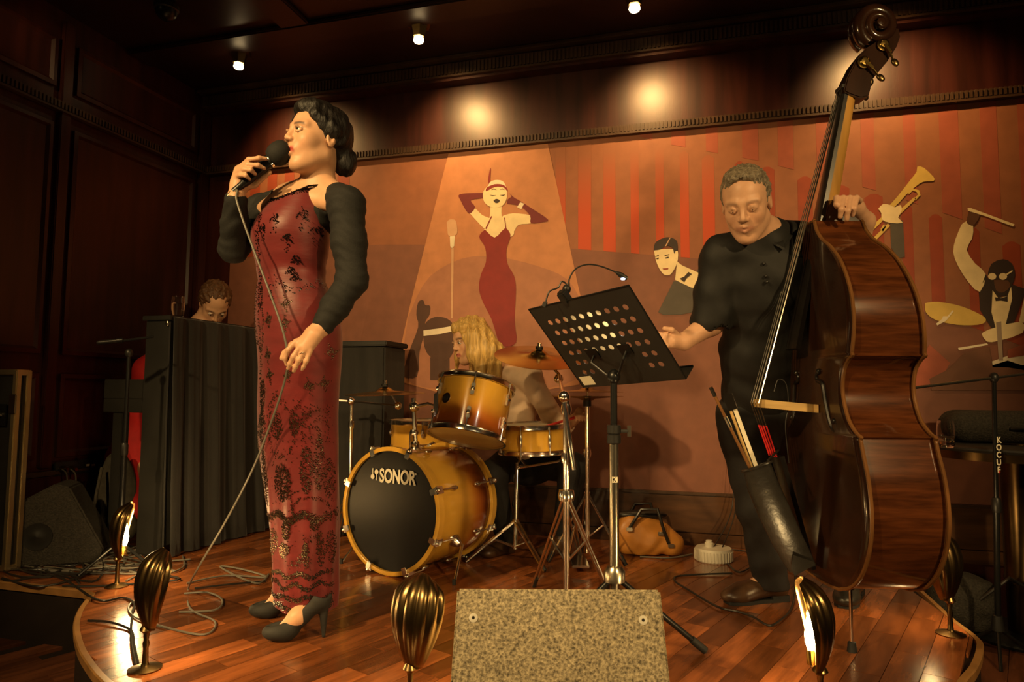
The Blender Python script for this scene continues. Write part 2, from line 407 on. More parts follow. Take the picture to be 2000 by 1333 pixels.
# ------------------------------------------------------------------ painted mural on the back wall
for n, c in dict(mu_base=(.27,.095,.042), mu_low=(.20,.075,.045), mu_beam=(.46,.19,.085), mu_beam2=(.36,.15,.085), mu_red=(.46,.06,.014), mu_dred=(.27,.045,.016), mu_brown=(.15,.06,.032),
    mu_cream=(.78,.62,.36), mu_dress=(.22,.014,.012), mu_glove=(.15,.014,.018), mu_dark=(.035,.02,.016), mu_sil=(.075,.03,.018), mu_grey=(.075,.062,.05), mu_gold=(.62,.42,.10), mu_skin2=(.11,.045,.022),
    mu_white=(.72,.62,.46), mu_band=(.55,.32,.19), mu_rust=(.30,.07,.035), mu_steel=(.32,.24,.18)).items():
    mat(n, c, .62, var=.10, vscale=14)
mc = mat('mu_curtain', (.46,.06,.014), .62); nt_ = mc.node_tree; tc_ = nd(nt_,'ShaderNodeTexCoord'); sx_ = nd(nt_,'ShaderNodeSeparateXYZ'); mr_ = nd(nt_,'ShaderNodeMapRange'); mx_ = nd(nt_,'ShaderNodeMix', data_type='RGBA')
mr_.inputs[1].default_value = 2.5; mr_.inputs[2].default_value = 2.1; mx_.inputs[6].default_value = (.27,.095,.042,1); mx_.inputs[7].default_value = (.46,.06,.014,1)      # painted fade of the curtain towards its top
nt_.links.new(tc_.outputs['Object'], sx_.inputs[0]); nt_.links.new(sx_.outputs[2], mr_.inputs[0]); nt_.links.new(mr_.outputs[0], mx_.inputs[0]); nt_.links.new(mx_.outputs[2], nt_.nodes['Principled BSDF'].inputs['Base Color'])
mural = thing('mural', 'painted wall mural of a nightclub stage with flapper, band and red curtain', 'mural', (-.5, YB, .54))
NL = [0]
def paint(name, pts, mt, f=lambda x, y: (x, y), lay=None, curve=0, parent=None):
    """one flat painted shape on the wall, a fraction of a millimetre proud of the one below"""
    NL[0] += 1; y = YB-.0006*(lay if lay is not None else NL[0]*.25+6)
    P = [f(*p) for p in pts]
    if curve:
        P = P+[P[0]]; P = spline(P, curve)[:-1]
    b = MB().prism([PY(px, py, y) for px, py in P], (0, .0004, 0))
    return b.build(name, mt, parent or mural, smooth=False)
c7 = lambda x, y: (740+x/2.898, 260+y/2.898)
c6 = lambda x, y: (1680+x/2.222, 160+y/2.222)
c4 = lambda x, y: (1200+x/3.333, 280+y/3.333)
MX0 = PY(446, 600, YB).x; ZT = 2.592; ZB = .537
def wallrect(name, x0, x1, z0, z1, mt, lay):
    y = YB-.0006*lay; return MB().prism([V(x0,y,z0),V(x1,y,z0),V(x1,y,z1),V(x0,y,z1)], (0,.0004,0)).build(name, mt, mural, smooth=False)
wallrect('painted_ground', MX0, 2.0, ZB, ZT, 'mu_base', 1)
def zx(px, py): p = PY(px, py, YB); return p.x, p.z
# floor part of the picture
fl = [(446,508),(600,488),(740,478),(826,478),(1116,486),(1360,505),(1500,528),(1700,575),(1900,640),(2060,700)]
fw_ = [PY(x,y,YB-.0006*2) for x,y in fl]
MB().prism([V(MX0,YB-.0012,ZB), V(2.0,YB-.0012,ZB)] + [V(min(max(p.x,MX0),2.0), p.y, p.z) for p in fw_[::-1]], (0,.0004,0)).build('painted_floor', 'mu_low', mural, smooth=False)
# curtain folds
def zat(line, x):
    for a, b in zip(line, line[1:]):
        if a[0] <= x <= b[0]: return a[1]+(b[1]-a[1])*(x-a[0])/(b[0]-a[0])
    return line[-1][1] if x > line[-1][0] else line[0][1]
flz = [zx(*p) for p in fl]; swag = [zx(*p) for p in [(1090,250),(1240,268),(1305,286),(1480,318),(1720,379),(1870,430),(2060,500)]]
xx = zx(1085,400)[0]; k = 0
while xx < 1.95:
    wd = .045+.05*random.random(); x1 = min(xx+wd, 1.98)
    top = ZT if xx < swag[0][0] else min(ZT, zat(swag, (xx+x1)/2)); y = YB-.0006*3
    if k % 2 == 0:
        b = MB(); tp = top-.03; xm = (xx+x1)/2; hw = (x1-xx)/2; pts = [V(xm+hw*math.cos(q)*(.75+.25*(q<.01 or q>3.13)), y, tp+.02*math.sin(q)) for q in [math.pi*i/8 for i in range(9)]][::-1]+[V(x1, y, zat(flz,x1)), V(xx, y, zat(flz,xx))]
        b.prism(pts, (0,.0004,0)); b.build('curtain_fold', 'mu_curtain' if xx < zx(1420,400)[0] else 'mu_dred', mural, smooth=False)
    xx = x1+.012; k += 1
xx = zx(1250,250)[0]; k = 0
while xx < 1.95:
    x1 = min(xx+.05+.05*random.random(), 1.98); y = YB-.0006*3
    if k % 2 == 0: MB().prism([V(xx,y,ZT), V(x1,y,ZT), V(x1,y,min(ZT-.01,zat(swag,x1)+.012)), V(xx,y,min(ZT-.01,zat(swag,xx)+.012))], (0,.0004,0)).build('curtain_fold', 'mu_rust', mural, smooth=False)
    xx = x1+.02; k += 1
xx = MX0+.02
for k in range(7):
    x1 = xx+.05+.04*random.random(); y = YB-.0006*3
    MB().prism([V(xx,y,ZT-.02), V(x1,y,ZT-.02), V(x1,y,zat(flz,x1)), V(xx,y,zat(flz,xx))], (0,.0004,0)).build('curtain_fold', 'mu_dred', mural, smooth=False)
    xx = x1+.06
paint('spotlight_beam', [(876,300),(1070,281),(1100,420),(1128,553),(1162,700),(1130,752),(1000,772),(860,768),(768,742),(800,600),(840,440)], 'mu_beam', lay=5)
paint('spotlight_floor', [(797,620),(840,540),(930,500),(1050,520),(1120,560),(1150,660),(1128,740),(1000,766),(870,762),(790,735)], 'mu_beam2', lay=6, curve=4)
# vintage microphone
paint('painted_mic_stand', [(410,650),(424,650),(418,1050),(408,1050)], 'mu_band', c7, 8)
paint('painted_mic', [(384,505),(400,490),(425,490),(438,505),(444,560),(430,580),(395,582),(388,550)], 'mu_band', c7, 9, 3)
paint('painted_mic_yoke', [(402,585),(430,580),(426,640),(412,656),(404,640)], 'mu_white', c7, 8)
# flapper
fl_ = lambda n, p, m_, l, c=3: paint(n, p, m_, c7, l, c)
fl_('painted_feather', [(622,300),(618,270),(626,215),(634,200),(632,250),(630,300)], 'mu_dress', 8)
fl_('painted_arm', [(515,455),(540,425),(585,465),(640,490),(650,530),(605,545),(560,505)], 'mu_cream', 8)
fl_('painted_arm', [(700,470),(760,455),(860,468),(862,510),(790,520),(762,560),(720,560)], 'mu_cream', 8)
fl_('painted_glove', [(600,340),(540,340),(456,348),(462,380),(508,455),(545,420),(520,380),(600,365)], 'mu_glove', 9)
fl_('painted_glove', [(726,400),(730,375),(750,360),(740,342),(765,365),(800,385),(870,430),(958,490),(925,505),(860,510),(856,468),(800,415)], 'mu_glove', 9)
paint('painted_bracelet', [(782,420),(800,392),(822,400),(806,432)], 'mu_white', c7, 10)
fl_('painted_body', [(632,395),(690,395),(695,470),(720,480),(762,545),(752,585),(660,600),(585,575),(612,520),(628,470)], 'mu_cream', 9)
fl_('painted_dress', [(600,545),(572,575),(572,600),(602,650),(606,730),(578,800),(566,880),(590,960),(640,1060),(690,1200),(776,1188),(768,1060),(776,890),(765,810),(728,740),(722,660),(744,590),(738,560),(712,540),(655,592)], 'mu_dress', 10)
paint('painted_strap', [(608,545),(602,540),(636,470),(640,474)], 'mu_dress', c7, 11); paint('painted_strap', [(716,545),(722,545),(714,478),(709,480)], 'mu_dress', c7, 11)
fl_('painted_face', [(622,295),(660,275),(705,290),(724,330),(722,375),(700,410),(660,424),(618,412),(592,380),(592,330)], 'mu_cream', 11)
fl_('painted_cap', [(615,310),(628,280),(660,266),(700,272),(718,300),(724,325),(690,305),(650,305),(608,325)], 'mu_white', 12)
fl_('painted_headband', [(604,328),(612,308),(655,290),(700,292),(724,312),(724,326),(700,306),(655,306),(615,326)], 'mu_mred' if 'mu_mred' in MATS else 'mu_dress', 13)
for pts in ([(626,350),(645,358),(664,352),(645,353)], [(684,352),(704,356),(716,348),(702,350)]): paint('painted_eye', pts, 'mu_dark', c7, 13)
for pts in ([(634,322),(650,314),(668,322),(650,319)], [(684,320),(700,314),(714,322),(700,319)]): paint('painted_brow', pts, 'mu_skin2', c7, 13)
fl_('painted_mouth', [(648,384),(660,374),(672,374),(684,382),(676,394),(660,396)], 'mu_dark', 13)
# guests in the foreground of the picture
fl_('painted_raised_arm', [(130,1380),(170,1240),(222,1100),(212,1030),(222,960),(250,946),(262,975),(290,980),(286,1030),(262,1070),(258,1130),(230,1240),(215,1380)], 'mu_sil', 8)
fl_('painted_head', [(252,1130),(262,1080),(300,1048),(350,1042),(400,1060),(430,1110),(436,1170),(420,1240),(385,1285),(330,1290),(275,1250),(254,1190)], 'mu_sil', 9)
fl_('painted_headband', [(252,1118),(330,1108),(432,1090),(436,1120),(350,1138),(253,1150)], 'mu_white', 10, 0)
paint('painted_neck', [(290,1270),(400,1270),(400,1400),(290,1400)], 'mu_sil', c7, 8)
paint('painted_dancer_back', [(40,1200),(75,1170),(82,1260),(60,1400),(0,1400),(0,1180)], 'mu_brown', c7, 8)
# man in tuxedo
m4 = lambda n, p, m_, l, c=3: paint(n, p, m_, c4, l, c)
m4('painted_jacket', [(385,900),(330,1010),(285,1100),(320,1118),(440,1115),(600,1080),(700,800),(560,780),(500,930),(420,895)], 'mu_grey', 8, 0)
m4('painted_shirt', [(395,890),(408,770),(440,795),(560,850),(560,950),(500,940)], 'mu_cream', 9, 0)
m4('painted_face', [(258,700),(300,690),(385,690),(412,715),(408,780),(370,850),(330,858),(300,830),(272,770)], 'mu_cream', 10)
m4('painted_hair', [(256,698),(265,650),(310,620),(360,612),(405,635),(412,690),(405,725),(388,715),(378,680),(340,668),(300,692)], 'mu_dark', 11)
m4('painted_parting', [(328,672),(360,614),(366,615),(338,670)], 'mu_band', 12, 0)
m4('painted_ear', [(396,706),(412,702),(414,740),(402,755),(394,740)], 'mu_cream', 12)
for pts in ([(272,748),(288,744),(290,752),(276,756)], [(330,745),(352,738),(354,748),(334,752)]): m4('painted_eye', pts, 'mu_dark', 12, 0)
for pts in ([(266,735),(288,728),(290,732),(268,740)], [(326,730),(356,722),(358,727),(328,735)]): m4('painted_brow', pts, 'mu_dark', 12, 0)
m4('painted_mouth', [(312,815),(352,812),(350,822),(320,824)], 'mu_rust', 12, 0)
m4('painted_bow_tie', [(425,882),(455,868),(482,838),(505,852),(470,880),(455,905)], 'mu_dark', 12, 0)
# trumpet and hand
t6 = lambda n, p, m_, l, c=0: paint(n, p, m_, c6, l, c)
t6('painted_trumpet_bell', [(128,535),(160,500),(215,430),(245,390),(248,368),(275,372),(318,412),(320,430),(290,432),(260,440),(200,490),(145,548)], 'mu_gold', 8, 2)
t6('painted_trumpet_tube', [(20,655),(95,585),(105,596),(32,668)], 'mu_gold', 8); t6('painted_trumpet_tube', [(150,575),(235,500),(243,508),(160,588)], 'mu_gold', 9)
t6('painted_trumpet_tube', [(205,480),(225,462),(255,470),(262,492),(240,515),(236,505),(250,490),(245,478),(228,472),(212,488)], 'mu_gold', 9)
t6('painted_trumpet_tube', [(60,675),(120,615),(130,625),(70,686)], 'mu_gold', 9); t6('painted_trumpet_tube', [(88,640),(100,620),(112,628),(100,650)], 'mu_gold', 9)
t6('painted_hand', [(78,552),(100,530),(130,535),(150,545),(175,535),(180,560),(165,590),(185,612),(130,612),(95,598),(92,570)], 'mu_cream', 10, 2)
t6('painted_cuff', [(130,612),(186,600),(194,760),(165,765),(135,720)], 'mu_grey', 8)
# drummer in the picture
t6('painted_shirt_arm', [(440,620),(462,605),(490,625),(486,680),(462,730),(500,790),(545,835),(520,912),(470,870),(425,800),(404,740),(415,680)], 'mu_cream', 8, 2)
t6('painted_fist', [(462,612),(470,570),(500,560),(520,575),(505,610),(485,625)], 'mu_skin2', 9, 2)
t6('painted_drumstick', [(466,548),(480,548),(670,618),(664,628),(540,582),(468,560)], 'mu_cream', 10)
t6('painted_head', [(555,830),(570,790),(620,770),(660,790),(672,840),(655,890),(625,930),(590,915),(562,880)], 'mu_dark', 9, 2)
t6('painted_face_drummer', [(580,860),(640,862),(650,890),(620,915),(590,905)], 'mu_skin2', 10, 2)
t6('painted_waistcoat', [(545,835),(515,915),(520,990),(570,1070),(650,1090),(700,960),(720,900),(660,880),(620,940),(580,900)], 'mu_dark', 8)
t6('painted_shirt_front', [(575,905),(600,940),(640,930),(655,890),(660,940),(630,1060),(590,1075),(570,1000)], 'mu_cream', 10)
t6('painted_bow_tie', [(585,935),(612,940),(640,930),(640,955),(612,950),(588,952)], 'mu_dark', 11)
for cx in (573, 620): t6('painted_spectacle', [(cx+18*math.cos(a), 845+15*math.sin(a)) for a in [2*math.pi*i/14 for i in range(14)]], 'mu_cream', 11)
t6('painted_spectacle_arm', [(630,836),(660,818),(662,823),(633,842)], 'mu_cream', 11)
t6('painted_shirt_arm', [(527,1095),(560,1075),(700,1040),(705,1090),(600,1125),(550,1128)], 'mu_cream', 10, 2)
t6('painted_shirt_arm', [(690,1040),(720,900),(760,880),(760,1060)], 'mu_cream', 9, 0)
t6('painted_cymbal', [(282,960),(340,955),(440,975),(530,1015),(545,1040),(510,1055),(420,1055),(330,1035),(285,1000)], 'mu_gold', 9, 3)
t6('painted_cymbal_nut', [(330,1050),(355,1030),(360,1018),(380,1018),(400,992),(406,996),(382,1026),(372,1038),(335,1058)], 'mu_white', 11)
t6('painted_cymbal_stand', [(590,1045),(612,1040),(620,1210),(602,1210)], 'mu_steel', 11)
t6('painted_drum', [(570,1215),(640,1190),(720,1150),(760,1140),(760,1260),(640,1240),(575,1240)], 'mu_white', 9)
t6('painted_drum_shell', [(640,1165),(760,1120),(760,1180),(640,1200)], 'mu_rust', 10)
t6('painted_carpet', [(240,1260),(300,1140),(390,1220),(330,1330),(240,1330)], 'mu_rust', 8)
t6('painted_silhouette', [(300,1290),(380,1250),(450,1180),(510,1160),(560,1150),(575,1230),(640,1210),(700,1230),(760,1230),(760,1340),(310,1340)], 'mu_brown', 9)
t6('painted_drumstick', [(425,1155),(550,1135),(556,1142),(428,1166)], 'mu_white', 10)
# ================================================================== people
mat('skin', (.60,.34,.20), .45, var=.06, vscale=40, attr='Col', spec=.35, bump=.02, bscale=300)
mat('hair_dark', (.006,.0042,.0035), .55, var=.4, vscale=60, stretch=(1,1,.25), bump=.5, bscale=140)
mat('hair_grey', (.18,.145,.10), .5, var=.5, vscale=90, bump=.5, bscale=160)
mat('hair_blond', (.52,.33,.10), .42, var=.4, vscale=50, stretch=(3,3,.2), bump=.3, bscale=120)
mat('hair_brown', (.10,.045,.018), .5, var=.4, vscale=60, bump=.5, bscale=120)
mat('eye_white', (.7,.66,.6), .2); mat('iris', (.03,.022,.015), .15)
mat('knit_black', (.009,.0088,.008), .8, var=.25, vscale=120, bump=.15, bscale=400)
mat('shirt_black', (.0075,.0072,.007), .7, var=.25, vscale=30, bump=.1, bscale=25)
mat('trousers_black', (.010,.009,.009), .75, var=.2, vscale=30, bump=.1, bscale=20)
mat('dress_red', (.135,.011,.012), .45, var=.16, vscale=9, bump=.12, bscale=14, stretch=(1,1,3), sheen=.2)
mat('beads', (.26,.22,.18), .22, 1., var=.5, vscale=200)
mat('bead_black', (.012,.010,.010), .2, .4, var=.3, vscale=100)
mat('suede', (.016,.0155,.014), .75, var=.2, vscale=60)
mat('leather_black', (.016,.014,.012), .33, var=.25, vscale=20, bump=.15, bscale=40)
mat('leather_brown', (.055,.028,.014), .33, var=.3, vscale=20)
mat('blouse', (.74,.55,.40), .7, var=.08, vscale=20, bump=.25, bscale=12)
mat('red_cloth', (.48,.012,.012), .75, var=.15, vscale=15, bump=.2, bscale=12)
SK = np.array((.60,.34,.20)); LIP = np.array((.38,.06,.045)); BROW = np.array((.06,.035,.022))
def J(px, py, d): return np.array(PD(px, py, d))
class Head:
    def __init__(s, c, fwd, up, k=1.): 
        s.c = np.array(c, float); f = Vector(fwd).normalized(); u = Vector(up); u = (u-f*u.dot(f)).normalized(); sd = u.cross(f)   # sd: the person's left
        s.f, s.u, s.s, s.k = np.array(f), np.array(u), np.array(sd), k
        s.R = np.stack([s.f, s.s, s.u], 1)
    def p(s, f, sd, u): return s.c+(s.f*f+s.s*sd+s.u*u)*s.k
    def e(s, c, r, k=.02, op='u'): return ell(s.p(*c), np.array(r)*s.k, s.R, k*s.k, op)
    def q(s, a, b, ra, rb=None, k=.012, op='u'): return cone(s.p(*a), s.p(*b), ra*s.k, (ra if rb is None else rb)*s.k, k*s.k, op)
    def prims(s, fem=True, open_=.3, brow=.0, lid=0., mw=1.):
        P = [s.e((-.012,0,.040),(.098,.076,.088)), s.e((.026,0,-.028),(.066,.060,.088),.03)]
        j = .043 if fem else .052
        for g in (-1,1):
            P += [s.q((-.012,g*j,-.052),(.058,g*.016,-.096),.019,.017,.03), s.e((.052,g*.036,-.018),(.028,.026,.028),.02)]
            P += [s.q((.082,g*.014,.031),(.066,g*.046,.030),.0105+brow,.010,.014)]
        P += [s.e((.066,0,-.098),(.020,.022,.017),.018), s.e((.072,0,-.050),(.022,.030,.026),.016)]
        for g in (-1,1): P += [s.e((.100,g*.031,.010),(.020,.019,.0135),.012,'s')]
        nz = .0 if fem else .004
        P += [s.q((.086,0,.026),(.103+nz,0,-.014),.0068,.0088,.013), s.e((.102+nz,0,-.0185),(.0105,.0098,.0088),.008)]
        for g in (-1,1): P += [s.e((.097,g*.0125,-.0225),(.0105,.0075,.0075),.005), s.e((.104,g*.0065,-.0295),(.0045,.0032,.003),.003,'s')]
        for g in (-1,1):
            P += [s.q((.0985,0,-.0475),(.086-.006*(mw-1)/.3,g*.023*mw,-.0535),.0058,.0035,.005), s.q((.0955,0,-.0625-open_*.01),(.084-.006*(mw-1)/.3,g*.021*mw,-.0545-open_*.004),.0068,.0035,.005)]
        P += [s.q((.100,-.010,-.0545-open_*.005),(.100,.010,-.0545-open_*.005),.0022+open_*.005,None,.004,'s')]
        for g in (-1,1):   # lids and ears
            P += [s.q((.0885,g*.0195,.0115),(.0925,g*.031,.0185),.0034,.0040,.004), s.q((.0925,g*.031,.0185),(.081,g*.045,.0105),.0040,.0032,.004)]
            P += [s.q((.0875,g*.020,.007),(.089,g*.032,.0015),.0028,.0030,.004), s.q((.089,g*.032,.0015),(.081,g*.044,.008),.0030,.0026,.004)]
            P += [s.e((-.012,g*.0765,.0),(.017,.0075,.030),.008), s.e((-.008,g*.083,.002),(.009,.006,.017),.005,'s')]
            if lid: P += [s.e((.0775,g*.0312,.0160-.004*lid),(.0142,.0150,.0112),.006)]
        return P
    def eyes(s, parent, lookd=(1,0,0)):
        for g in (-1,1):
            c = s.p(.0785, g*.0312, .0098); MB().ball(c, .0125*s.k).build('eye', 'eye_white', parent)
            d = np.array(Vector(s.f*lookd[0]+s.s*lookd[1]+s.u*lookd[2]).normalized())
            MB().ball(c+d*.0098*s.k, .0055*s.k).build('iris', 'iris', parent)
    def color(s, lip=LIP, brow=BROW, skin=SK, amt=1., line=1., lw=.026):
        def fn(v):
            x = ((v-s.c)@s.R)/s.k; f, sd, u = x[:,0], np.abs(x[:,1]), x[:,2]
            col = np.tile(skin, (len(v),1))
            hd = (f > .05) & (np.abs(u) < .13) & (sd < .09)
            wl = np.exp(-((np.abs(u+.056-.0*sd)/.0105)**4))*np.clip((lw-sd)/.006,0,1)*(f > .074)*hd
            wb = np.exp(-(((u-.0325-.10*(sd-.03)*(sd<.03)+.25*np.clip(sd-.036,0,1))/.0048)**2))*np.clip((sd-.012)/.004,0,1)*np.clip((.054-sd)/.006,0,1)*(f > .05)*hd
            wr = np.exp(-((sd-.04)/.02)**2-((u+.03)/.025)**2)*hd*.25
            we = np.exp(-(((u-.0155)/.0035)**2))*np.clip((sd-.018)/.003,0,1)*np.clip((.047-sd)/.003,0,1)*(f > .07)*hd*.7*line
            col = col*(1-wr[:,None])+np.array((.62,.24,.14))*wr[:,None]
            for w_, c_ in ((wl,lip),(wb*amt,brow),(we*amt,brow)): col = col*(1-w_[:,None])+c_*w_[:,None]
            return col
        return fn
def noise_disp(amp, sx, sy, sz):
    r = np.random.RandomState(3); ph = r.rand(6,3)*6
    def fn(P):
        d = 0
        for i in range(6):
            d = d+np.sin(P[:,0]*sx*(1+.4*i)+ph[i,0]+2*np.sin(P[:,2]*sz*.7+ph[i,2]))*np.sin(P[:,1]*sy*(1+.37*i)+ph[i,1]+np.sin(P[:,2]*sz))/(1+.5*i)
        return d*amp
    return fn
def finger(pts, r=.0082): 
    n = len(pts); return chain(pts, [r*(1.08-.30*i/(n-1)) for i in range(n)], .006)
TOC = np.array(-FW); R_ = np.array(RT); U_ = np.array((0,0,1.))
def dirv(yaw, pitch):
    """direction: yaw degrees to image-left from straight at the camera, pitch degrees up"""
    a = math.radians(yaw); p = math.radians(pitch); h = np.array(Vector((TOC[0],TOC[1],0)).normalized())
    return (h*math.cos(a)-R_*math.sin(a))*math.cos(p)+U_*math.sin(p)
# ------------------------------------------------------------------ the singer
sg = thing('person', 'woman singing into a microphone in a beaded red dress and black bolero', 'person', PZ(590,1232,ZS))
hd = Head(J(618,279,2.30), dirv(44,4), U_+R_*.03, 1.0)
tf = dirv(38,0); ts = np.cross(U_, tf); TR = np.stack([tf, ts, U_], 1)      # torso facing, her left
chest = J(577,452,2.345); Lsh = J(676,402,2.25); Rsh = J(512,415,2.42); nb = J(622,372,2.325)
Lel = J(688,548,2.20); Lwr = J(628,640,2.13); Rel = J(456,486,2.33); Rwr = J(461,388,2.225)
pel = J(584,640,2.33)
B = hd.prims(True, .8)
B += [cone(hd.p(-.03,0,-.06), nb+np.array((0,0,.01)), .046, .049, .03), cone(nb, (Lsh+nb)/2+U_*.012, .045, .04, .04), cone(nb, (Rsh+nb)/2+U_*.012, .045, .04, .04)]
B += [cone((Lsh+nb)/2+U_*.005, Lsh, .04, .045, .04), cone((Rsh+nb)/2+U_*.005, Rsh, .04, .045, .04)]
B += [ell(chest+U_*.03, (.088,.122,.13), TR, .05), ell(chest-U_*.12, (.07,.085,.12), TR, .05), ell(pel, (.08,.10,.12), TR, .05)]
for g in (-1,1): B += [ell(chest+tf*.046+ts*g*.056-U_*.02, (.05,.05,.055), TR, .03)]
# upper chest and collar bones
B += [cone(nb+tf*.045-U_*.035, Lsh-ts*.03+tf*.03, .022, .018, .03), cone(nb+tf*.045-U_*.035, Rsh+ts*.03+tf*.03, .022, .018, .03)]
B += chain([Lsh, Lel, Lwr], [.044,.036,.026], .02)+chain([Rsh, Rel, Rwr], [.044,.036,.026], .02)
# left hand, hanging relaxed
B += [cone(Lwr, J(612,653,2.115), .026, .027, .015), cone(J(612,653,2.115), J(583,672,2.10), .021, .015, .012), cone(J(618,656,2.105), J(602,684,2.095), .020, .014, .012), cone(J(612,655,2.11), J(593,679,2.09), .021, .015, .012)]
B += finger([J(578,667,2.095), J(563,684,2.088), J(557,700,2.095), J(560,712,2.103)]) + finger([J(587,675,2.088), J(573,697,2.078), J(566,711,2.085), J(563,720,2.093)])
B += finger([J(596,682,2.086), J(584,704,2.078), J(577,717,2.085), J(574,725,2.092)]) + finger([J(606,686,2.09), J(598,706,2.083), J(593,716,2.088), J(590,722,2.094)], .0072)
B += finger([J(594,660,2.12), J(570,674,2.115), J(556,690,2.105), J(550,700,2.10)], .0095)
# right hand around the microphone
mt0 = J(547,298,2.235); mt1 = J(473,361,2.215)
B += [cone(Rwr, J(467,362,2.235), .026, .026, .015), cone(J(467,362,2.235), J(470,335,2.235), .026, .022, .015), cone(J(470,352,2.235), J(484,352,2.245), .022, .018, .015)]
B += finger([J(468,328,2.225), J(486,312,2.195), J(506,309,2.188), J(519,310,2.200)]) + finger([J(464,332,2.22), J(484,322,2.186), J(504,323,2.180), J(516,329,2.194)])
B += finger([J(461,338,2.22), J(477,331,2.183), J(490,332,2.176), J(498,340,2.19)]) + finger([J(460,346,2.225), J(470,342,2.19), J(480,343,2.18), J(487,350,2.19)], .0074)
B += finger([J(478,368,2.245), J(498,362,2.25), J(515,346,2.245), J(527,337,2.238)], .0095)
# legs and feet
ft1 = np.array(PZ(540,1252,ZS)); hl1 = np.array(PZ(632,1246,ZS)); ft2 = np.array(PZ(512,1207,ZS)); hl2 = ft2+(hl1-ft1)*.98
for ft, hl, hx in ((ft1,hl1,.03),(ft2,hl2,-.03)):
    ank = J(608,1168,2.30) if hx > 0 else J(566,1150,2.42)
    hip = pel+ts*hx-U_*.05; knee = (hip+ank)/2+tf*.02
    B += chain([hip, knee, ank], [.06,.045,.030], .03)
    B += [cone(ank-U_*.02, hl+(ft-hl)*.55+U_*.075, .034, .030, .02), cone(hl+(ft-hl)*.55+U_*.075, hl+(ft-hl)*.85+U_*.036, .030, .022, .02)]
body = sd_obj('body', B, .0034, 'skin', sg, color=hd.color(LIP*1.0))
hd.eyes(sg, (1,.15,.12))
# hair: swept back, low bun
hb = J(673,316,2.35)
Hh = [hd.e((-.030,0,.052),(.096,.086,.088),.02), hd.e((.03,0,.104),(.055,.062,.036),.03), hd.e((-.075,0,.005),(.045,.064,.05),.03), ell(hb, (.040,.042,.052), None, .012), cone(hd.p(-.09,0,-.02), hb, .030, .03, .015)]
for g in (-1,1): Hh += [hd.e((-.03,g*.068,.035),(.05,.022,.05),.02), hd.q((.045,g*.06,.07),(-.02,g*.082,.03),.018,.02,.02)]
Hh += [hd.e((.098,0,-.02),(.085,.085,.098),.012,'s')]
for g in (-1,1): Hh += [hd.e((.002,g*.095,-.032),(.035,.03,.042),.01,'s')]
sd_obj('hair', Hh, .0036, 'hair_dark', sg, disp=noise_disp(.0022,90,90,30))
# dress
rows = [(398,528,642,.86),(430,503,648,.86),(460,493,650,.86),(500,492,646,.84),(540,499,640,.84),(580,495,652,.84),(620,493,667,.84),(660,495,672,.84),(720,499,671,.84),(800,498,667,.84),(880,502,668,.84),(960,513,668,.84),(1040,527,664,.92),(1100,536,659,1.0),(1150,541,657,1.08),(1180,546,655,1.1)]
rw = spline([(y,a,b,k) for y,a,b,k in rows], 4); NS = 56; rings = []
DR = []
def dress_point(i, th):
    y, a, b, k = rw[i]; d = 2.335+.03*max(0,(y-700)/480); cx = (a+b)/2; c = J(cx, y, d); hw = (b-a)/2*d/F_PX
    f, s_ = math.cos(th), math.sin(th)               # th = 0 faces where the torso faces
    r = 1/math.sqrt((f/(hw*k))**2+(s_/hw)**2)
    bust = math.exp(-((y-462)/34)**2)*sum(math.exp(-((((th-g*.55)+math.pi)%(2*math.pi)-math.pi)/.42)**2) for g in (-1,1))
    seat = math.exp(-((y-660)/70)**2)*math.exp(-((abs(th)-math.pi)/.8)**2)
    fold = .0035*math.sin(9*th+y*.01)*min(1,max(0,(y-700)/300)) + .003*math.sin(y*.16+2*math.sin(th*2))*math.exp(-((y-535)/28)**2)
    r = r*(1+.10*bust+.10*seat)+fold
    p = c+tf*(f*r)+ts*(s_*r); p[2] = c[2]
    if i < 8: p[2] += (.035*abs(math.sin(th))**2*(f>0)-.0*f - .012*(f<0))*(1-i/8)
    if i > len(rw)-12: p[2] -= .016*(1-f)*0+.012*math.sin(th)*((i-len(rw)+12)/12)
    return p
for i in range(len(rw)): rings.append([Vector(dress_point(i, 2*math.pi*k/NS)) for k in range(NS)])
inner = [[p+(Vector(rings[i][0]+rings[i][NS//2])/2-p)*.03 for p in rings[i]] for i in range(len(rings))]
dm = MB(); dm.rings(rings+inner[::-1], cap=False, closed=True)
dress = dm.build('dress', 'dress_red', sg, ang=60)
for a_, sh in ((.75,Lsh),(-.75,Rsh)):
    p0 = dress_point(0, a_); p2 = sh*.62+nb*.38+U_*.055
    MB().tube([Vector(p0)-V(0,0,.005), Vector(p0*.5+p2*.5)+Vector(tf)*.022, Vector(p2)], .0035, 6).build('strap', 'bead_black', sg)
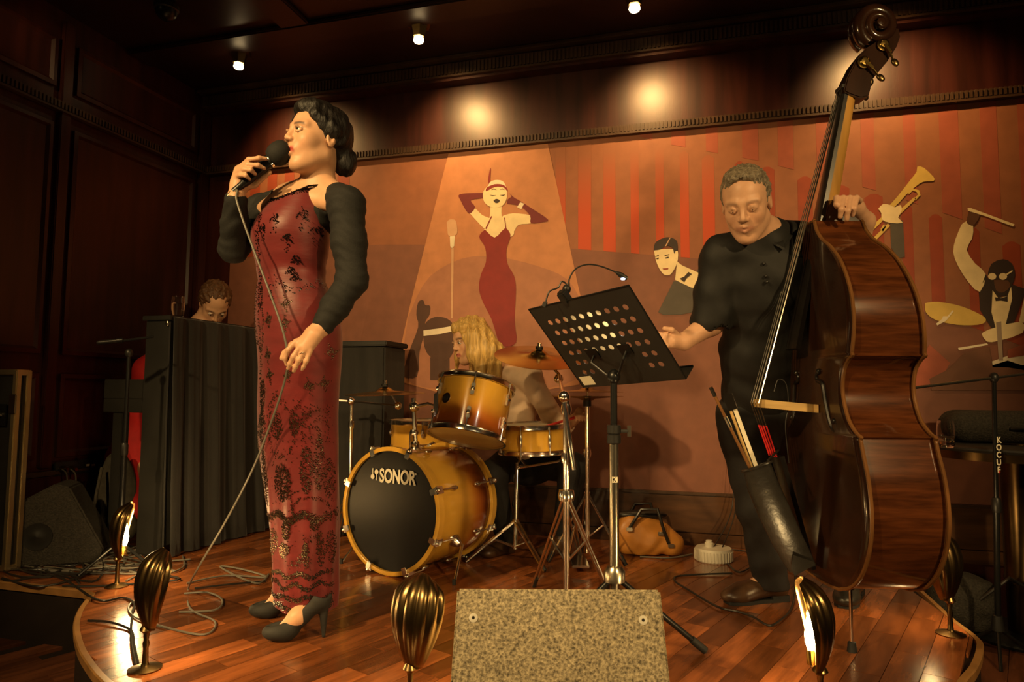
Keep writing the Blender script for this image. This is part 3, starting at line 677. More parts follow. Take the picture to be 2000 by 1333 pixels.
# bead embroidery on the dress
bd = MB(); bd2 = MB()
def bead(i, th, r, dark=False):
    i0 = max(0, min(len(rw)-1.001, i)); a = int(i0); t = i0-a
    p = dress_point(a, th)*(1-t)+dress_point(a+1, th)*t; c = dress_point(a, th+math.pi); n = Vector(p-(p+c)/2); n.z = 0; n.normalize()
    p = Vector(p)+n*(r*.6); (bd2 if dark else bd).add([p+Vector(q)*r for q in ((1,0,0),(-1,0,0),(0,1,0),(0,-1,0),(0,0,1),(0,0,-1))], [(0,2,4),(2,1,4),(1,3,4),(3,0,4),(2,0,5),(1,2,5),(3,1,5),(0,3,5)])
def yi(y):   # row index from picture height
    for i in range(len(rw)-1):
        if rw[i][0] <= y <= rw[i+1][0]: return i+(y-rw[i][0])/(rw[i+1][0]-rw[i][0])
    return 0 if y < rw[0][0] else len(rw)-1
def px2th(x, y):
    i = int(yi(y)); _, a, b, k = rw[i]; u = max(-.985, min(.985, (x-(a+b)/2)/((b-a)/2)))
    # visible side: angle from the camera direction, then relative to the torso direction
    return math.asin(u)-math.radians(-38)
def stitch(pts, r=.0024, step=3.6, jit=1.6, dark=False, dens=1):
    P = spline(pts, 10)
    for a, b in zip(P, P[1:]):
        L = math.hypot(b[0]-a[0], b[1]-a[1]); n = max(1, int(L/step*dens+random.random()))
        for q in range(n):
            t = random.random(); x = a[0]+(b[0]-a[0])*t+random.gauss(0,jit); y = a[1]+(b[1]-a[1])*t+random.gauss(0,jit)
            bead(yi(y), px2th(x, y), r*random.uniform(.7,1.25), dark)
def blob(cx, cy, rx, ry, n, r=.0024, dark=False):
    n = int(n*2.5)
    for q in range(n):
        a = random.random()*6.283; k = math.sqrt(random.random()); bead(yi(cy+ry*k*math.sin(a)), px2th(cx+rx*k*math.cos(a), cy+ry*k*math.sin(a)), r*random.uniform(.7,1.3), dark)
def flower(cx, cy, r0, n=6, dark=False):
    blob(cx, cy, r0*.35, r0*.35, 10, dark=dark)
    for k_ in range(n):
        a = k_*6.283/n; stitch([(cx+r0*.3*math.cos(a), cy+r0*.3*math.sin(a)), (cx+r0*math.cos(a), cy+r0*1.1*math.sin(a))], dark=dark, jit=r0*.13, dens=2)
# neckline, bodice sprigs
for th_ in np.linspace(-1.5,1.5,150): 
    for q in range(2): bead(random.uniform(0,1.1), th_+random.gauss(0,.01), .0024, True)
for cx, cy in ((560,455),(610,450),(585,490),(530,470),(632,470)): stitch([(cx,cy-16),(cx+3,cy),(cx-2,cy+16)], dark=True, jit=3, dens=2); blob(cx+4, cy-10, 6, 7, 16, .0019, True); stitch([(cx-9,cy-4),(cx-3,cy-12)], dark=True, jit=1.2); stitch([(cx+10,cy),(cx+4,cy-8)], dark=True, jit=1.2)
stitch([(520,425),(517,470),(512,530),(520,580),(516,610)], dark=True, jit=3, dens=3)
stitch([(556,555),(580,572),(600,578),(622,566),(636,556)], jit=4, dens=2.5, dark=True); stitch([(540,560),(546,580),(552,592)], jit=3, dark=True, dens=2)
for x, y in ((590,540),(600,520),(596,552)): blob(x, y, 7, 8, 22, .0019, True); stitch([(x-10,y+6),(x,y),(x+10,y+5)], dark=True, jit=1.3)
for x, y in ((583,603),(582,640),(542,632),(538,697),(616,700),(660,690),(543,735),(588,733),(627,755),(649,750)): blob(x, y, 7, 8, 20, .002); stitch([(x-2,y-14),(x,y),(x+1,y+15)], jit=1.6, dens=1.4); stitch([(x-9,y+3),(x,y),(x+9,y-4)], jit=1.5)
# side leaf
for dx in (-20,-10,2,14): stitch([(513+dx*.5,560),(510+dx,610),(512+dx,650),(517,690)], jit=1.5, dens=1.6)
stitch([(517,690),(514,740),(520,760)], jit=2, dens=2); blob(522,770,9,30,70); blob(520,835,12,40,110); stitch([(520,800),(500,860),(500,930)], jit=3, dens=2.5)
# skirt garlands
stitch([(562,765),(575,785),(590,800),(606,795),(608,780)], jit=3, dens=2.5)
stitch([(562,765),(548,790),(540,820),(545,870),(560,885),(585,880),(600,850),(600,810)], jit=3.5, dens=2.5)
for x, y, rx, ry, n in ((560,830,16,26,70),(600,825,10,22,50),(570,935,22,36,190),(520,930,12,55,140),(620,910,11,46,120),(640,900,9,50,100),(655,930,8,40,80)): blob(x, y, rx, ry, n)
for x in (618, 630, 642, 654): stitch([(x,790),(x-3,830),(x,862)], jit=2.5, dens=2)
stitch([(640,800),(625,805),(618,830),(640,834),(640,860)], jit=1.5, dens=2)
stitch([(600,1005),(592,985),(610,965),(640,965),(655,985),(640,1005)], jit=2, dens=3); stitch([(596,1000),(590,960),(606,950)], jit=1.5, dens=2)
for x in range(524, 668, 4): blob(x, 1000+6*math.sin(x*.11), 4, 9, 9)
blob(577,1025,11,16,60); blob(632,1015,9,10,40); blob(545,1050,10,26,80); blob(572,1062,14,15,75); stitch([(585,1090),(605,1080),(618,1050),(628,1035)], jit=4, dens=5); blob(640,1060,7,35,80); blob(655,1060,7,32,70); blob(615,1070,7,26,60)
for y0, amp in ((1108,4),(1128,5),(1150,4),(1170,3)):
    for x in range(540, 657, 3): blob(x, y0+amp*math.sin(x*.15+y0), 3, 5 if y0 < 1160 else 7, 4)
for k_ in range(260): blob(random.uniform(498,666), random.uniform(790,1175), 1, 1, 1, .0016)
o = bd.build('bead_embroidery', 'beads', dress, smooth=False, fixn=False); o['kind'] = 'stuff'
o = bd2.build('bead_trim', 'bead_black', dress, smooth=False, fixn=False); o['kind'] = 'stuff'
# bolero
def lerp(a, b, t): return a*(1-t)+b*t
Bo = [ell(chest+U_*.05-tf*.02, (.098,.150,.125), TR, .04), ell(chest+tf*.135+U_*.055, (.155,.118,.26), TR, .012, 's'), half(chest-U_*.045, -U_)]
Bo += chain([lerp(Lsh,nb,.28)+U_*.012, Lsh+U_*.004, lerp(Lsh,Lel,.5), Lel, lerp(Lel,Lwr,.55), lerp(Lel,Lwr,.93)], [.050,.060,.055,.048,.043,.036], .025)
Bo += chain([lerp(Rsh,nb,.28)+U_*.012, Rsh+U_*.004, lerp(Rsh,Rel,.5), Rel], [.048,.058,.053,.047], .025)+chain([Rel, lerp(Rel,Rwr,.5), lerp(Rel,Rwr,.94)], [.047,.042,.037], .02)
Bo += [cone(nb-U_*.02, nb+U_*.12, .062, .07, .01, 's')]
sd_obj('bolero', Bo, .0042, 'knit_black', sg, disp=lambda P: .0012*np.sin(P[:,2]*170+3*np.sin(P[:,0]*40)))
# shoes
for ft, hl in ((ft1,hl1),(ft2,hl2)):
    ax = (ft-hl); L = np.linalg.norm(ax); ax /= L; sd_ = np.cross(U_, ax); SR = np.stack([ax, sd_, U_], 1)
    Q = lambda a, z, s_=0: hl+ax*(a*L)+U_*z+sd_*s_
    S_ = [ell(Q(.93,.030), (.058,.040,.030), SR, .02), cone(Q(.80,.030), Q(.50,.072), .030, .026, .02), cone(Q(.50,.074), Q(.14,.118), .026, .030, .02), ell(Q(.06,.135), (.034,.032,.040), SR, .02)]
    S_ += [ell(Q(.62,.122), (.115*1.0,.0275,.034), np.stack([(lambda t: t/np.linalg.norm(t))(Q(.95,.04)-Q(.1,.15)), sd_, np.cross((lambda t: t/np.linalg.norm(t))(Q(.95,.04)-Q(.1,.15)), sd_)], 1), .008, 's'), cone(Q(.05,.15), Q(.05,.24), .030, .034, .008, 's')]
    S_ += [cone(Q(.02,.11), Q(.0,.0), .018, .0052, .012), half(Q(0,.0005), -U_, .001)]
    sd_obj('shoe', S_, .0032, 'suede', sg)
MB().tube([Vector(J(590.5,690,2.083))+Vector(R_)*(.0098*math.cos(a)*.9)+Vector(TOC)*(.0098*math.sin(a))+V(0,0,.003*math.cos(a)) for a in [k*math.pi/8 for k in range(16)]], .0016, 6, closed=True).build('ring', 'chrome', sg)
# hand-held microphone and its cable
mdir = Vector(mt0-mt1).normalized(); mt1 = np.array(Vector(mt1)-mdir*.026); mk = thing('microphone', 'black foam-topped vocal microphone held at the singer\'s mouth', 'microphone', mt1)
MB().lathe([(.001,-.012),(.012,-.010),(.0125,.028),(.0145,.034),(.0155,.045),(.019,.125),(.023,.140),(.023,.146),(.017,.148)], mt1, mdir, 20).build('handle', 'black_metal', mk)
MB().lathe([(.010,.139),(.0238,.139),(.0238,.147),(.010,.147)], mt1, mdir, 20).build('collar_ring', 'chrome', mk)
MB().lathe([(.001,.146),(.018,.147),(.030,.154),(.0375,.170),(.039,.188),(.035,.208),(.024,.223),(.001,.229)], mt1, mdir, 24).build('foam_windshield', 'knit_black', mk)
MB().lathe([(.001,-.035),(.007,-.034),(.0095,-.02),(.0098,.004)], mt1, mdir, 14).build('plug', 'steel', mk)
cb = [Vector(mt1)-mdir*.03] + [Vector(J(*q)) for q in ((463,372,2.20),(462,390,2.19),(478,440,2.17),(500,500,2.155),(530,580,2.13),(553,648,2.11),(562,700,2.104),(556,745,2.12),(528,830,2.17),(492,920,2.24),(440,1020,2.33),(390,1105,2.40))] + [PZ(368,1150,ZS+.006), PZ(372,1190,ZS+.006), PZ(420,1215,ZS+.006), PZ(400,1240,ZS+.006), PZ(330,1228,ZS+.006), PZ(262,1205,ZS+.006), PZ(255,1180,ZS+.006), PZ(300,1160,ZS+.006)]
o = MB().tube([Vector(q) for q in spline([tuple(c) for c in cb], 6)], .0036, 8).build('microphone_cable', 'cable_grey'); tag(o, 'long microphone cable running from the singer\'s hands down to the stage', 'cable')
# ------------------------------------------------------------------ the bass player
bp_ = thing('person', 'man in black short-sleeved shirt bending beside the double bass', 'person', PZ(1500,1185,ZS))
hb_ = Head(J(1457,400,2.27), dirv(27,-31), U_-R_*.12+TOC*.2, .98)
tf = dirv(15,-8); tf[2] = 0; tf /= np.linalg.norm(tf); ts = np.cross(U_, tf)
ch = J(1482,560,2.42); pl = J(1497,790,2.58); nb = J(1494,462,2.37)
Lsh = J(1562,470,2.45); Rsh = J(1408,500,2.38); Rel = J(1388,632,2.42); Rwr = J(1335,668,2.37); Lel = J(1662,560,2.56); Lwr = J(1690,432,2.38)
tu = (nb-pl)/np.linalg.norm(nb-pl); TR = np.stack([tf-tu*(tf@tu), ts, tu], 1); TR[:,0] /= np.linalg.norm(TR[:,0]); TR[:,1] = np.cross(TR[:,2], TR[:,0])
B = hb_.prims(False, .0, .002, 1.35, 1.6)
B += [cone(hb_.p(-.03,0,-.06), nb, .056, .06, .03), cone(nb, Lsh, .055, .05, .04), cone(nb, Rsh, .055, .05, .04), ell(ch, (.10,.15,.17), TR, .05), ell(lerp(ch,pl,.6), (.10,.14,.16), TR, .05), ell(pl, (.10,.15,.12), TR, .05)]
B += chain([Rsh,Rel,Rwr],[.05,.043,.029],.02)+chain([Lsh,Lel,Lwr],[.05,.042,.03],.02)
B += [cone(Rwr, J(1312,667,2.345), .028, .024, .015)]
for k_, (a, b) in enumerate((((1300,655),(1284,652)),((1297,662),(1278,662)),((1298,669),(1280,672)),((1302,676),(1287,682)))): B += finger([J(1312,660+k_*5,2.34), J(*a,2.325), J(*b,2.34)], .009)
B += finger([J(1322,654,2.35), J(1312,645,2.33), J(1298,642,2.325)], .0105)
B += [cone(Lwr, J(1668,403,2.30), .03, .026, .02), cone(J(1672,405,2.31), J(1646,394,2.27), .023, .02, .02)]
for x0, x1, y1, d1 in ((1634,1635,405,2.205),(1647,1641,424,2.19),(1660,1654,429,2.19),(1673,1665,421,2.20)): B += finger([J(x0+6,392,2.265), J(x0,387,2.225), J((x0+x1)/2-1,(390+y1)/2+2,d1), J(x1,y1,d1+.012)], .0098)
Lft = np.array(PZ(1418,1180,ZS)); Lhl = np.array(PZ(1530,1172,ZS)); Rft = np.array(PZ(1648,1190,ZS)); Rhl = np.array(PZ(1672,1160,ZS))
for ft, hl, hx in ((Lft,Lhl,-.09),(Rft,Rhl,.09)):
    ank = hl+(ft-hl)*.18+U_*.09; hip = pl+ts*hx-U_*.05; kn = lerp(hip,ank,.5)+tf*.05
    B += chain([hip,kn,ank],[.085,.06,.04],.03)+[cone(ank, lerp(hl,ft,.8)+U_*.035, .036, .026, .02)]
sd_obj('body', B, .0042, 'skin', bp_, color=hb_.color(np.array((.50,.24,.155)), np.array((.24,.14,.09)), np.array((.58,.33,.205)), .6, .35, .032))
hb_.eyes(bp_, (1,.0,-.5))
Hh = [hb_.e((-.022,0,.048),(.093,.079,.083),.02), hb_.e((.020,0,.106),(.050,.056,.020),.03)]
for g in (-1,1): Hh += [hb_.e((-.02,g*.066,.03),(.042,.012,.04),.012), hb_.e((-.06,g*.05,-.02),(.028,.022,.045),.02)]
Hh += [hb_.e((.128,0,.030),(.090,.080,.105),.012,'s')]
for g in (-1,1): Hh += [hb_.e((.0,g*.095,-.02),(.03,.03,.04),.008,'s')]
sd_obj('hair', Hh, .0036, 'hair_grey', bp_, disp=noise_disp(.0024,210,210,150))
# shirt
S_ = [ell(ch, (.122,.172,.19), TR, .05), ell(lerp(ch,pl,.55), (.122,.158,.2), TR, .06), ell(lerp(ch,pl,.92), (.125,.165,.13), TR, .05), cone(nb-U_*.005, Lsh, .066, .068, .04), cone(nb-U_*.005, Rsh, .066, .068, .04)]
hemp = lerp(Rsh,Rel,.86); S_ += chain([Rsh, lerp(Rsh,Rel,.5), lerp(Rsh,Rel,.95)],[.068,.07,.073],.02)
S_ += chain([Lsh, lerp(Lsh,Lel,.8)],[.066,.066],.02)
S_ += [cone(nb+U_*.02, hb_.p(-.02,0,-.06), .052, .066, .006, 's'), half(hemp+(hemp-Rsh)*.0, (Rel-Rsh)*np.array((1,1,1)), .004) if False else half(pl-U_*.09, -U_)]
# open cuff: cut the sleeve end square
sd_obj('shirt', S_+[cone(lerp(Rsh,Rel,.90), lerp(Rsh,Rel,1.3), .058, .07, .004, 's')], .005, 'shirt_black', bp_, disp=lambda P: .0022*np.sin(P[:,0]*38+P[:,2]*52)+.0016*np.sin(P[:,1]*70-P[:,2]*44))
# collar, placket and buttons
nk = nb+U_*.02
for g in (-1,1):
    fdir = TR[:,0]; sdv = TR[:,1]
    pts = [nk-fdir*.055+sdv*g*.03+U_*.022, nk+sdv*g*.068+U_*.018, nk+fdir*.05+sdv*g*.046-U_*.004, nk+fdir*.082+sdv*g*.014-U_*.03, nk+fdir*.088+sdv*g*.05-U_*.052, nk+fdir*.04+sdv*g*.085-U_*.018, nk-fdir*.05+sdv*g*.055-U_*.01]
    MB().prism([Vector(p) for p in pts], Vector(U_*.006+sdv*g*.003)).build('collar', 'shirt_black', bp_)
for q in ((1496,540),(1498,551),(1492,515)): MB().ball(J(*q,2.285), (.006,.006,.006)).build('button', 'black_plastic', bp_)
T_ = [ell(pl-U_*.02, (.12,.165,.11), TR, .04)]
for ft, hl, hx in ((Lft,Lhl,-.085),(Rft,Rhl,.085)):
    ank = hl+(ft-hl)*.2+U_*.06; hip = pl+ts*hx-U_*.06; kn = lerp(hip,ank,.5)+tf*.05
    T_ += chain([hip,kn,lerp(kn,ank,.6),ank],[.105,.082,.07,.068],.03)
T_ += [half(Lhl+U_*.055, -U_)]
sd_obj('trousers', T_, .006, 'trousers_black', bp_, disp=lambda P: .003*np.sin(P[:,2]*45+3*np.sin(P[:,0]*18)))
for ft, hl, mt in ((Lft,Lhl,'leather_brown'),(Rft,Rhl,'leather_black')):
    ax = ft-hl; L = max(np.linalg.norm(ax), .24); ax = ax/np.linalg.norm(ax); sd_ = np.cross(U_, ax); SR = np.stack([ax,sd_,U_],1)
    Q = lambda a, z, s_=0: hl+ax*(a*L)+U_*z+sd_*s_
    P_ = [ell(Q(.82,.03), (.065,.047,.034), SR, .02), cone(Q(.72,.04), Q(.25,.06), .040, .042, .03), ell(Q(.10,.05), (.045,.038,.05), SR, .02), cone(Q(.2,.07), Q(.14,.115), .042, .044, .02), half(Q(0,.012), -U_, .002)]
    sh = sd_obj('shoe', P_, .004, mt, bp_)
    so = MB(); pr = [(.03,.03),(.2,.036),(.45,.033),(.7,.045),(.9,.04),(1.0,.02)]
    poly = [Q(a,.0005,w) for a, w in pr]+[Q(a,.0005,-w) for a, w in pr[::-1]]
    so.prism([Vector(p) for p in poly], (0,0,.014)); so.box(Q(.12,.013), (.075,.066,.025), Matrix(SR.tolist())); so.build('sole', 'rubber', sh)
    for k_ in range(3): MB().tube([Vector(Q(.46+.07*k_-.0,.082-.012*k_,w)) for w in (-.022,0,.022)], .003, 6).build('lace', 'cable', sh)
# ------------------------------------------------------------------ the drummer
dr = thing('person', 'blond woman in a pale pink blouse seated behind the drum kit', 'person', PD(1010,960,3.75))
h3 = Head(J(918,668,3.66), dirv(55,-14), U_-R_*.08, .98)
ch = J(1000,795,3.72); nb = J(968,722,3.70); Ls = J(1035,738,3.60); Rs = J(935,750,3.85); pl = J(1030,900,3.80)
Le = J(1092,842,3.55); Lw = J(1132,812,3.40); Re = J(880,850,3.8); Rw = J(900,830,3.6)
tf = dirv(35,0); ts = np.cross(U_, tf); TR = np.stack([tf,ts,U_],1)
B = h3.prims(True, .0)+[cone(h3.p(-.03,0,-.06), nb, .046,.05,.03), cone(nb,Ls,.045,.045,.04), cone(nb,Rs,.045,.045,.04), ell(ch,(.09,.13,.16),TR,.05), ell(pl,(.11,.15,.12),TR,.06)]
B += chain([Ls,Le,Lw],[.045,.036,.026],.02)+chain([Rs,Re,Rw],[.045,.036,.026],.02)
for w_ in (Lw, Rw):
    B += [ell(w_+U_*.01+TOC*.03, (.03,.03,.035), None, .015)]
    for k_ in range(4): B += finger([w_+TOC*.05+R_*(-.024+.016*k_)+U_*.02, w_+TOC*.075+R_*(-.024+.016*k_)+U_*.005, w_+TOC*.06+R_*(-.024+.016*k_)-U_*.018], .008)
    B += finger([w_+R_*.025+TOC*.03, w_+R_*.03+TOC*.055+U_*.015, w_+R_*.015+TOC*.07+U_*.022], .009)
sh1 = np.array(PZ(985,1100,ZS)); sh2 = np.array(PZ(1075,1080,ZS))
for hx, kn, an in ((-.09, J(960,930,3.45), J(990,1060,3.5)), (.09, J(1120,915,3.45), J(1098,1040,3.52))): B += chain([pl+ts*hx, kn, an],[.085,.06,.035],.03)
sd_obj('body', B, .005, 'skin', dr, color=h3.color(np.array((.42,.12,.10))))
h3.eyes(dr, (1,0,-.2))
S_ = [ell(ch,(.112,.155,.18),TR,.05), ell(lerp(ch,pl,.6),(.115,.15,.14),TR,.05), cone(nb-U_*.02,Ls,.05,.062,.04), cone(nb-U_*.02,Rs,.05,.062,.04)]+chain([Ls,Le,lerp(Le,Lw,.3)],[.064,.056,.05],.03)+chain([Rs,Re],[.062,.055],.03)
sd_obj('blouse', S_, .006, 'blouse', dr, disp=lambda P: .005*np.sin(P[:,2]*38+P[:,0]*25+2*np.sin(P[:,1]*14)))
T_ = [ell(pl-U_*.02,(.125,.165,.12),TR,.05)]
for hx, kn, an in ((-.09, J(960,930,3.45), J(990,1060,3.5)), (.09, J(1120,915,3.45), J(1098,1040,3.52))): T_ += chain([pl+ts*hx, kn, an],[.10,.075,.05],.03)
sd_obj('trousers', T_, .007, 'trousers_black', dr)
for an in (J(990,1060,3.5), J(1098,1040,3.52)):
    q = an.copy(); q[2] = ZS+.035; td = dirv(40,0); sd_obj('shoe', [cone(an, q, .048,.044,.02), cone(q, q+td*.13-U_*.008, .042,.034,.03), ell(q+td*.15-U_*.008,(.042,.042,.026),None,.02), half((0,0,ZS+.002),-U_,.002)], .005, 'leather_brown', dr)
Hh = [h3.e((-.03,0,.050),(.100,.092,.092),.02), h3.e((.03,0,.09),(.06,.07,.038),.03)]
for a, b, c_, r in (((.02,.078),(-.02,.10),J(965,775,3.60),.05),((-.04,.085),(-.06,.10),J(972,735,3.62),.055),((.045,.066),(.05,.085),J(945,742,3.55),.034),((-.08,.0),(-.11,.0),J(978,740,3.74),.06),((-.05,-.07),(-.06,-.09),J(930,750,3.80),.04),((.03,-.07),(.04,-.085),J(893,722,3.72),.022)):
    Hh += chain([h3.p(a[0],a[1],.03), h3.p(b[0],b[1],-.07), c_], [r*.8,r,r*.45], .03)
Hh += [h3.e((.105,-.005,-.03),(.085,.066,.10),.012,'s')]
sd_obj('hair', Hh, .0048, 'hair_blond', dr, disp=lambda P: .004*np.sin((P@R_)*150+1.5*np.sin(P[:,2]*18))+.003*np.sin((P@TOC)*130+P[:,2]*9))
for q, lab in ((Lw,'right'),):
    pass
for a, b, lab in ((Lw+TOC*.06-R_*.02, J(1052,838,3.30), 'red drumstick in the drummer\'s hand beside the hi-hat'), (Rw+TOC*.06, J(945,846,3.35), 'red drumstick in the drummer\'s hand behind the tom')):
    d_ = Vector(b-a); tag(MB().tube([Vector(a)-d_*.25, Vector(a), Vector(a)+d_*.9, Vector(b)], [.0075,.0075,.006,.004], 8).build('drumstick', 'red_plastic'), lab, 'drumstick', 'drumsticks')
# ------------------------------------------------------------------ the pianist, mostly hidden by the piano
pn_ = thing('person', 'person in bright red clothing bent over the piano keys', 'person', PD(300,1000,3.75))
h4 = Head(J(419,597,4.02), dirv(-35,-52), U_, 1.0)
nb = J(392,640,4.02); ch = J(318,735,3.98); pl = J(272,895,3.95)
Ls = J(345,700,3.80); Rs = J(352,690,4.12)
B = h4.prims(False, 0)+[cone(h4.p(-.04,0,-.05), nb, .05,.055,.03), cone(nb, ch, .07,.12,.05), cone(ch, pl, .12,.13,.05)]
B += chain([Ls, J(345,800,3.8), J(335,790,3.6)],[.05,.04,.03],.02)+chain([Rs, J(352,800,4.12), J(345,790,3.95)],[.05,.04,.03],.02)
B += chain([pl, J(300,930,3.75), J(300,1050,3.75)],[.09,.06,.04],.03)
sd_obj('body', B, .007, 'skin', pn_, color=h4.color())
h4.eyes(pn_)
sd_obj('hair', [h4.e((-.03,0,.05),(.102,.09,.09),.02), h4.e((-.06,0,-.01),(.05,.08,.06),.03), h4.e((.12,0,-.02),(.09,.09,.09),.01,'s')], .005, 'hair_brown', pn_, disp=noise_disp(.004,110,110,100))
sd_obj('red_top', [cone(lerp(nb,ch,.35), ch, .10,.145,.05), cone(ch, pl, .15,.16,.06), cone(pl, J(270,985,3.72), .15,.10,.06)]+chain([Ls, J(345,800,3.8)],[.07,.055],.03)+chain([Rs, J(352,800,4.12)],[.07,.055],.03), .008, 'red_cloth', pn_, disp=lambda P: .006*np.sin(P[:,2]*30+P[:,0]*20))
# ================================================================== double bass
mat('bass_front', (.026,.010,.005), .2, var=.35, vscale=5, stretch=(4,4,.5), coat=.5)
mat('bass_rib', (.080,.023,.007), .16, var=.45, vscale=9, stretch=(1,1,9), coat=.7)
mat('bass_edge', (.17,.075,.025), .25, var=.3)
mat('bass_neck', (.42,.22,.05), .3, var=.25, vscale=6, stretch=(3,3,.4), coat=.3)
mat('ebony', (.010,.008,.007), .3, var=.2)
mat('maple', (.52,.34,.13), .4, var=.2, vscale=10, stretch=(1,1,6))
mat('string_steel', (.62,.58,.5), .22, 1.)
mat('string_red', (.55,.02,.02), .4)
DB = 2.2; O = PD(1600,1130,DB)
tc = Vector((CAM.x-O.x, CAM.y-O.y, 0)).normalized(); rr = Vector((-tc.y, tc.x, 0))      # rr: image right
g24 = math.radians(24); Nn = -rr*math.cos(g24)+tc*math.sin(g24); Ss = tc*math.cos(g24)+rr*math.sin(g24)
def BB(s, n, a): return O+Ss*s+Nn*n+V(0,0,a)
def na(px, py, s=0.):
    """pixel to (n, a) in the lengthwise plane of the bass at side offset s"""
    d = ray(px, py); o = O+Ss*s; t = (o-CAM).dot(Ss)/d.dot(Ss); p = CAM+d*t-o; return p.dot(Nn), p.z
def NA(px, py, s=0.): n, a = na(px, py, s); return BB(s, n, a)
bass = thing('double_bass', 'dark brown varnished double bass with brass tuners leaning on the player', 'double bass', BB(0,-.1,0))
half_o = spline([(.0,.0),(.10,.004),(.19,.022),(.262,.075),(.312,.155),(.332,.25),(.322,.35),(.298,.425),(.285,.468)], 5)
half_c = spline([(.290,.474),(.262,.486),(.222,.520),(.196,.575),(.190,.625),(.205,.675),(.235,.704),(.256,.712)], 5)
half_u = spline([(.250,.720),(.264,.775),(.268,.84),(.252,.915),(.205,1.0),(.145,1.06),(.085,1.10),(.048,1.14),(.034,1.175)], 5)
ho = half_o+half_c+half_u
depth = lambda a: .215-.055*max(0,(a-.72)/.45)
def rows_a(): 
    r = []; last = -1
    for s, a in ho:
        if a > last+1e-5: r.append((max(s,.004),a)); last = a
    return r
RA = rows_a(); NT = 17
def plate(name, nf, bulge, mt, over=.006, sgn=1):
    vs = []; fs = []
    for s, a in RA:
        for j in range(NT):
            t = -1+2*j/(NT-1); vs.append(BB((s+over)*t, nf(a)+sgn*bulge*(1-t*t)**1.2*min(1,s/.2)*math.sin(min(1,max(.0,a/1.16))*math.pi)**.5, a))
    for i in range(len(RA)-1):
        for j in range(NT-1): q = i*NT+j; fs.append((q,q+1,q+NT+1,q+NT))
    b = MB().add(vs, fs); o = b.build(name, mt, bass, ang=60, fixn=True)
    so = o.modifiers.new('thickness', 'SOLIDIFY'); so.thickness = .005; so.offset = 0
    return o
top = plate('top_plate', lambda a: 0, .022, 'bass_front')
back = plate('back_plate', lambda a: -depth(a), .016, 'bass_rib', sgn=-1)
loop = [(s,a) for s,a in ho]+[(-s,a) for s,a in ho[::-1]]
rb = MB(); n_ = len(loop)
rb.add([BB(s*.985,-.001,a) for s,a in loop]+[BB(s*.985,-depth(a)*.5,a) for s,a in loop]+[BB(s*.985,-depth(a)+.001,a) for s,a in loop], [(k*n_+i, k*n_+(i+1)%n_, (k+1)*n_+(i+1)%n_, (k+1)*n_+i) for k in (0,1) for i in range(n_)])
rb.build('ribs', 'bass_rib', bass, ang=50)
for nn in (lambda a: .0, lambda a: -depth(a)):
    MB().tube([BB(s*1.022 if abs(s)>.02 else s, nn(a), a-.004*(a<.01)) for s,a in loop], .0058, 8, closed=True).build('edge_binding', 'bass_edge', bass)
# f-holes
for g in (1,-1):
    fh = spline([(.085,.70),(.070,.69),(.072,.672),(.090,.668),(.105,.655),(.118,.60),(.135,.545),(.150,.52),(.168,.515),(.172,.535),(.158,.545)], 6)
    fp = [BB(g*s, .0245*(1-(s/.2)**2)+.0015, a-.03) for s,a in fh]
    MB().tube(fp, [.0035+.004*math.sin(math.pi*i/(len(fp)-1)) for i in range(len(fp))], 8).build('f_hole', 'ebony', bass)
    for e_ in (0,-1): MB().ball(fp[e_], .0095).build('f_hole_eye', 'ebony', bass)
# neck, fingerboard, nut
nut = na(1645,176); fe = na(1543,682); heel = na(1618,428); st_b = na(1474,788)
def seg(p, q, w0, w1, t0, t1, name, mt, off=0, rnd=False):
    """tapering bar in the lengthwise plane: p,q are (n,a); w widths across, t thickness towards the back"""
    d = Vector((q[0]-p[0], q[1]-p[1])).normalized(); pr = Vector((-d.y, d.x)); 
    if pr.x > 0: pr = -pr
    R = []
    for (n,a), w_, t_ in ((p,w0,t0),(q,w1,t1)):
        ring = []
        if rnd: prof = [(1,0),(.96,.45),(.6,.85),(0,1),(-.6,.85),(-.96,.45),(-1,0)]
        else: prof = [(1,.1),(1,1),(-1,1),(-1,.1),(-.6,-.12),(0,-.2),(.6,-.12)]
        for sx, tx in prof: ring.append(BB(sx*w_/2, n+pr.x*(tx*t_+off), a+pr.y*(tx*t_+off)))
        R.append(ring)
    return MB().rings(R).build(name, mt, bass)
seg(fe, nut, .088, .044, .016, .014, 'fingerboard', 'ebony')
hp = (heel[0], heel[1]); md = (nut[0]*.55+fe[0]*.45, nut[1]*.55+fe[1]*.45)
fb = lambda t: (fe[0]+(nut[0]-fe[0])*t, fe[1]+(nut[1]-fe[1])*t)
th_ = (heel[1]-fe[1])/(nut[1]-fe[1])
seg(fb(th_), fb(.985), .056, .044, .050, .034, 'neck', 'bass_neck', .014, True)
MB().rings([[BB(sx*w_, n+.0, a) for sx, n in ((1,n0),(1,n1),(-1,n1),(-1,n0))] for w_, n0, n1, a in ((.03,fb(th_)[0]-.012,-.165,1.10),(.03,fb(th_)[0]-.012,-.162,1.175),(.028,fb(th_+.03)[0]-.014,-.13,1.20),(.026,fb(th_+.07)[0]-.016,fb(th_+.07)[0]-.06,1.255))]).build('neck_heel', 'bass_front', bass, bevel=.004)
MB().box(BB(0,nut[0]+.004,nut[1]+.004), (.05,.018,.012), frame3(Ss,Nn,V(0,0,1))).build('nut', 'ebony', bass)
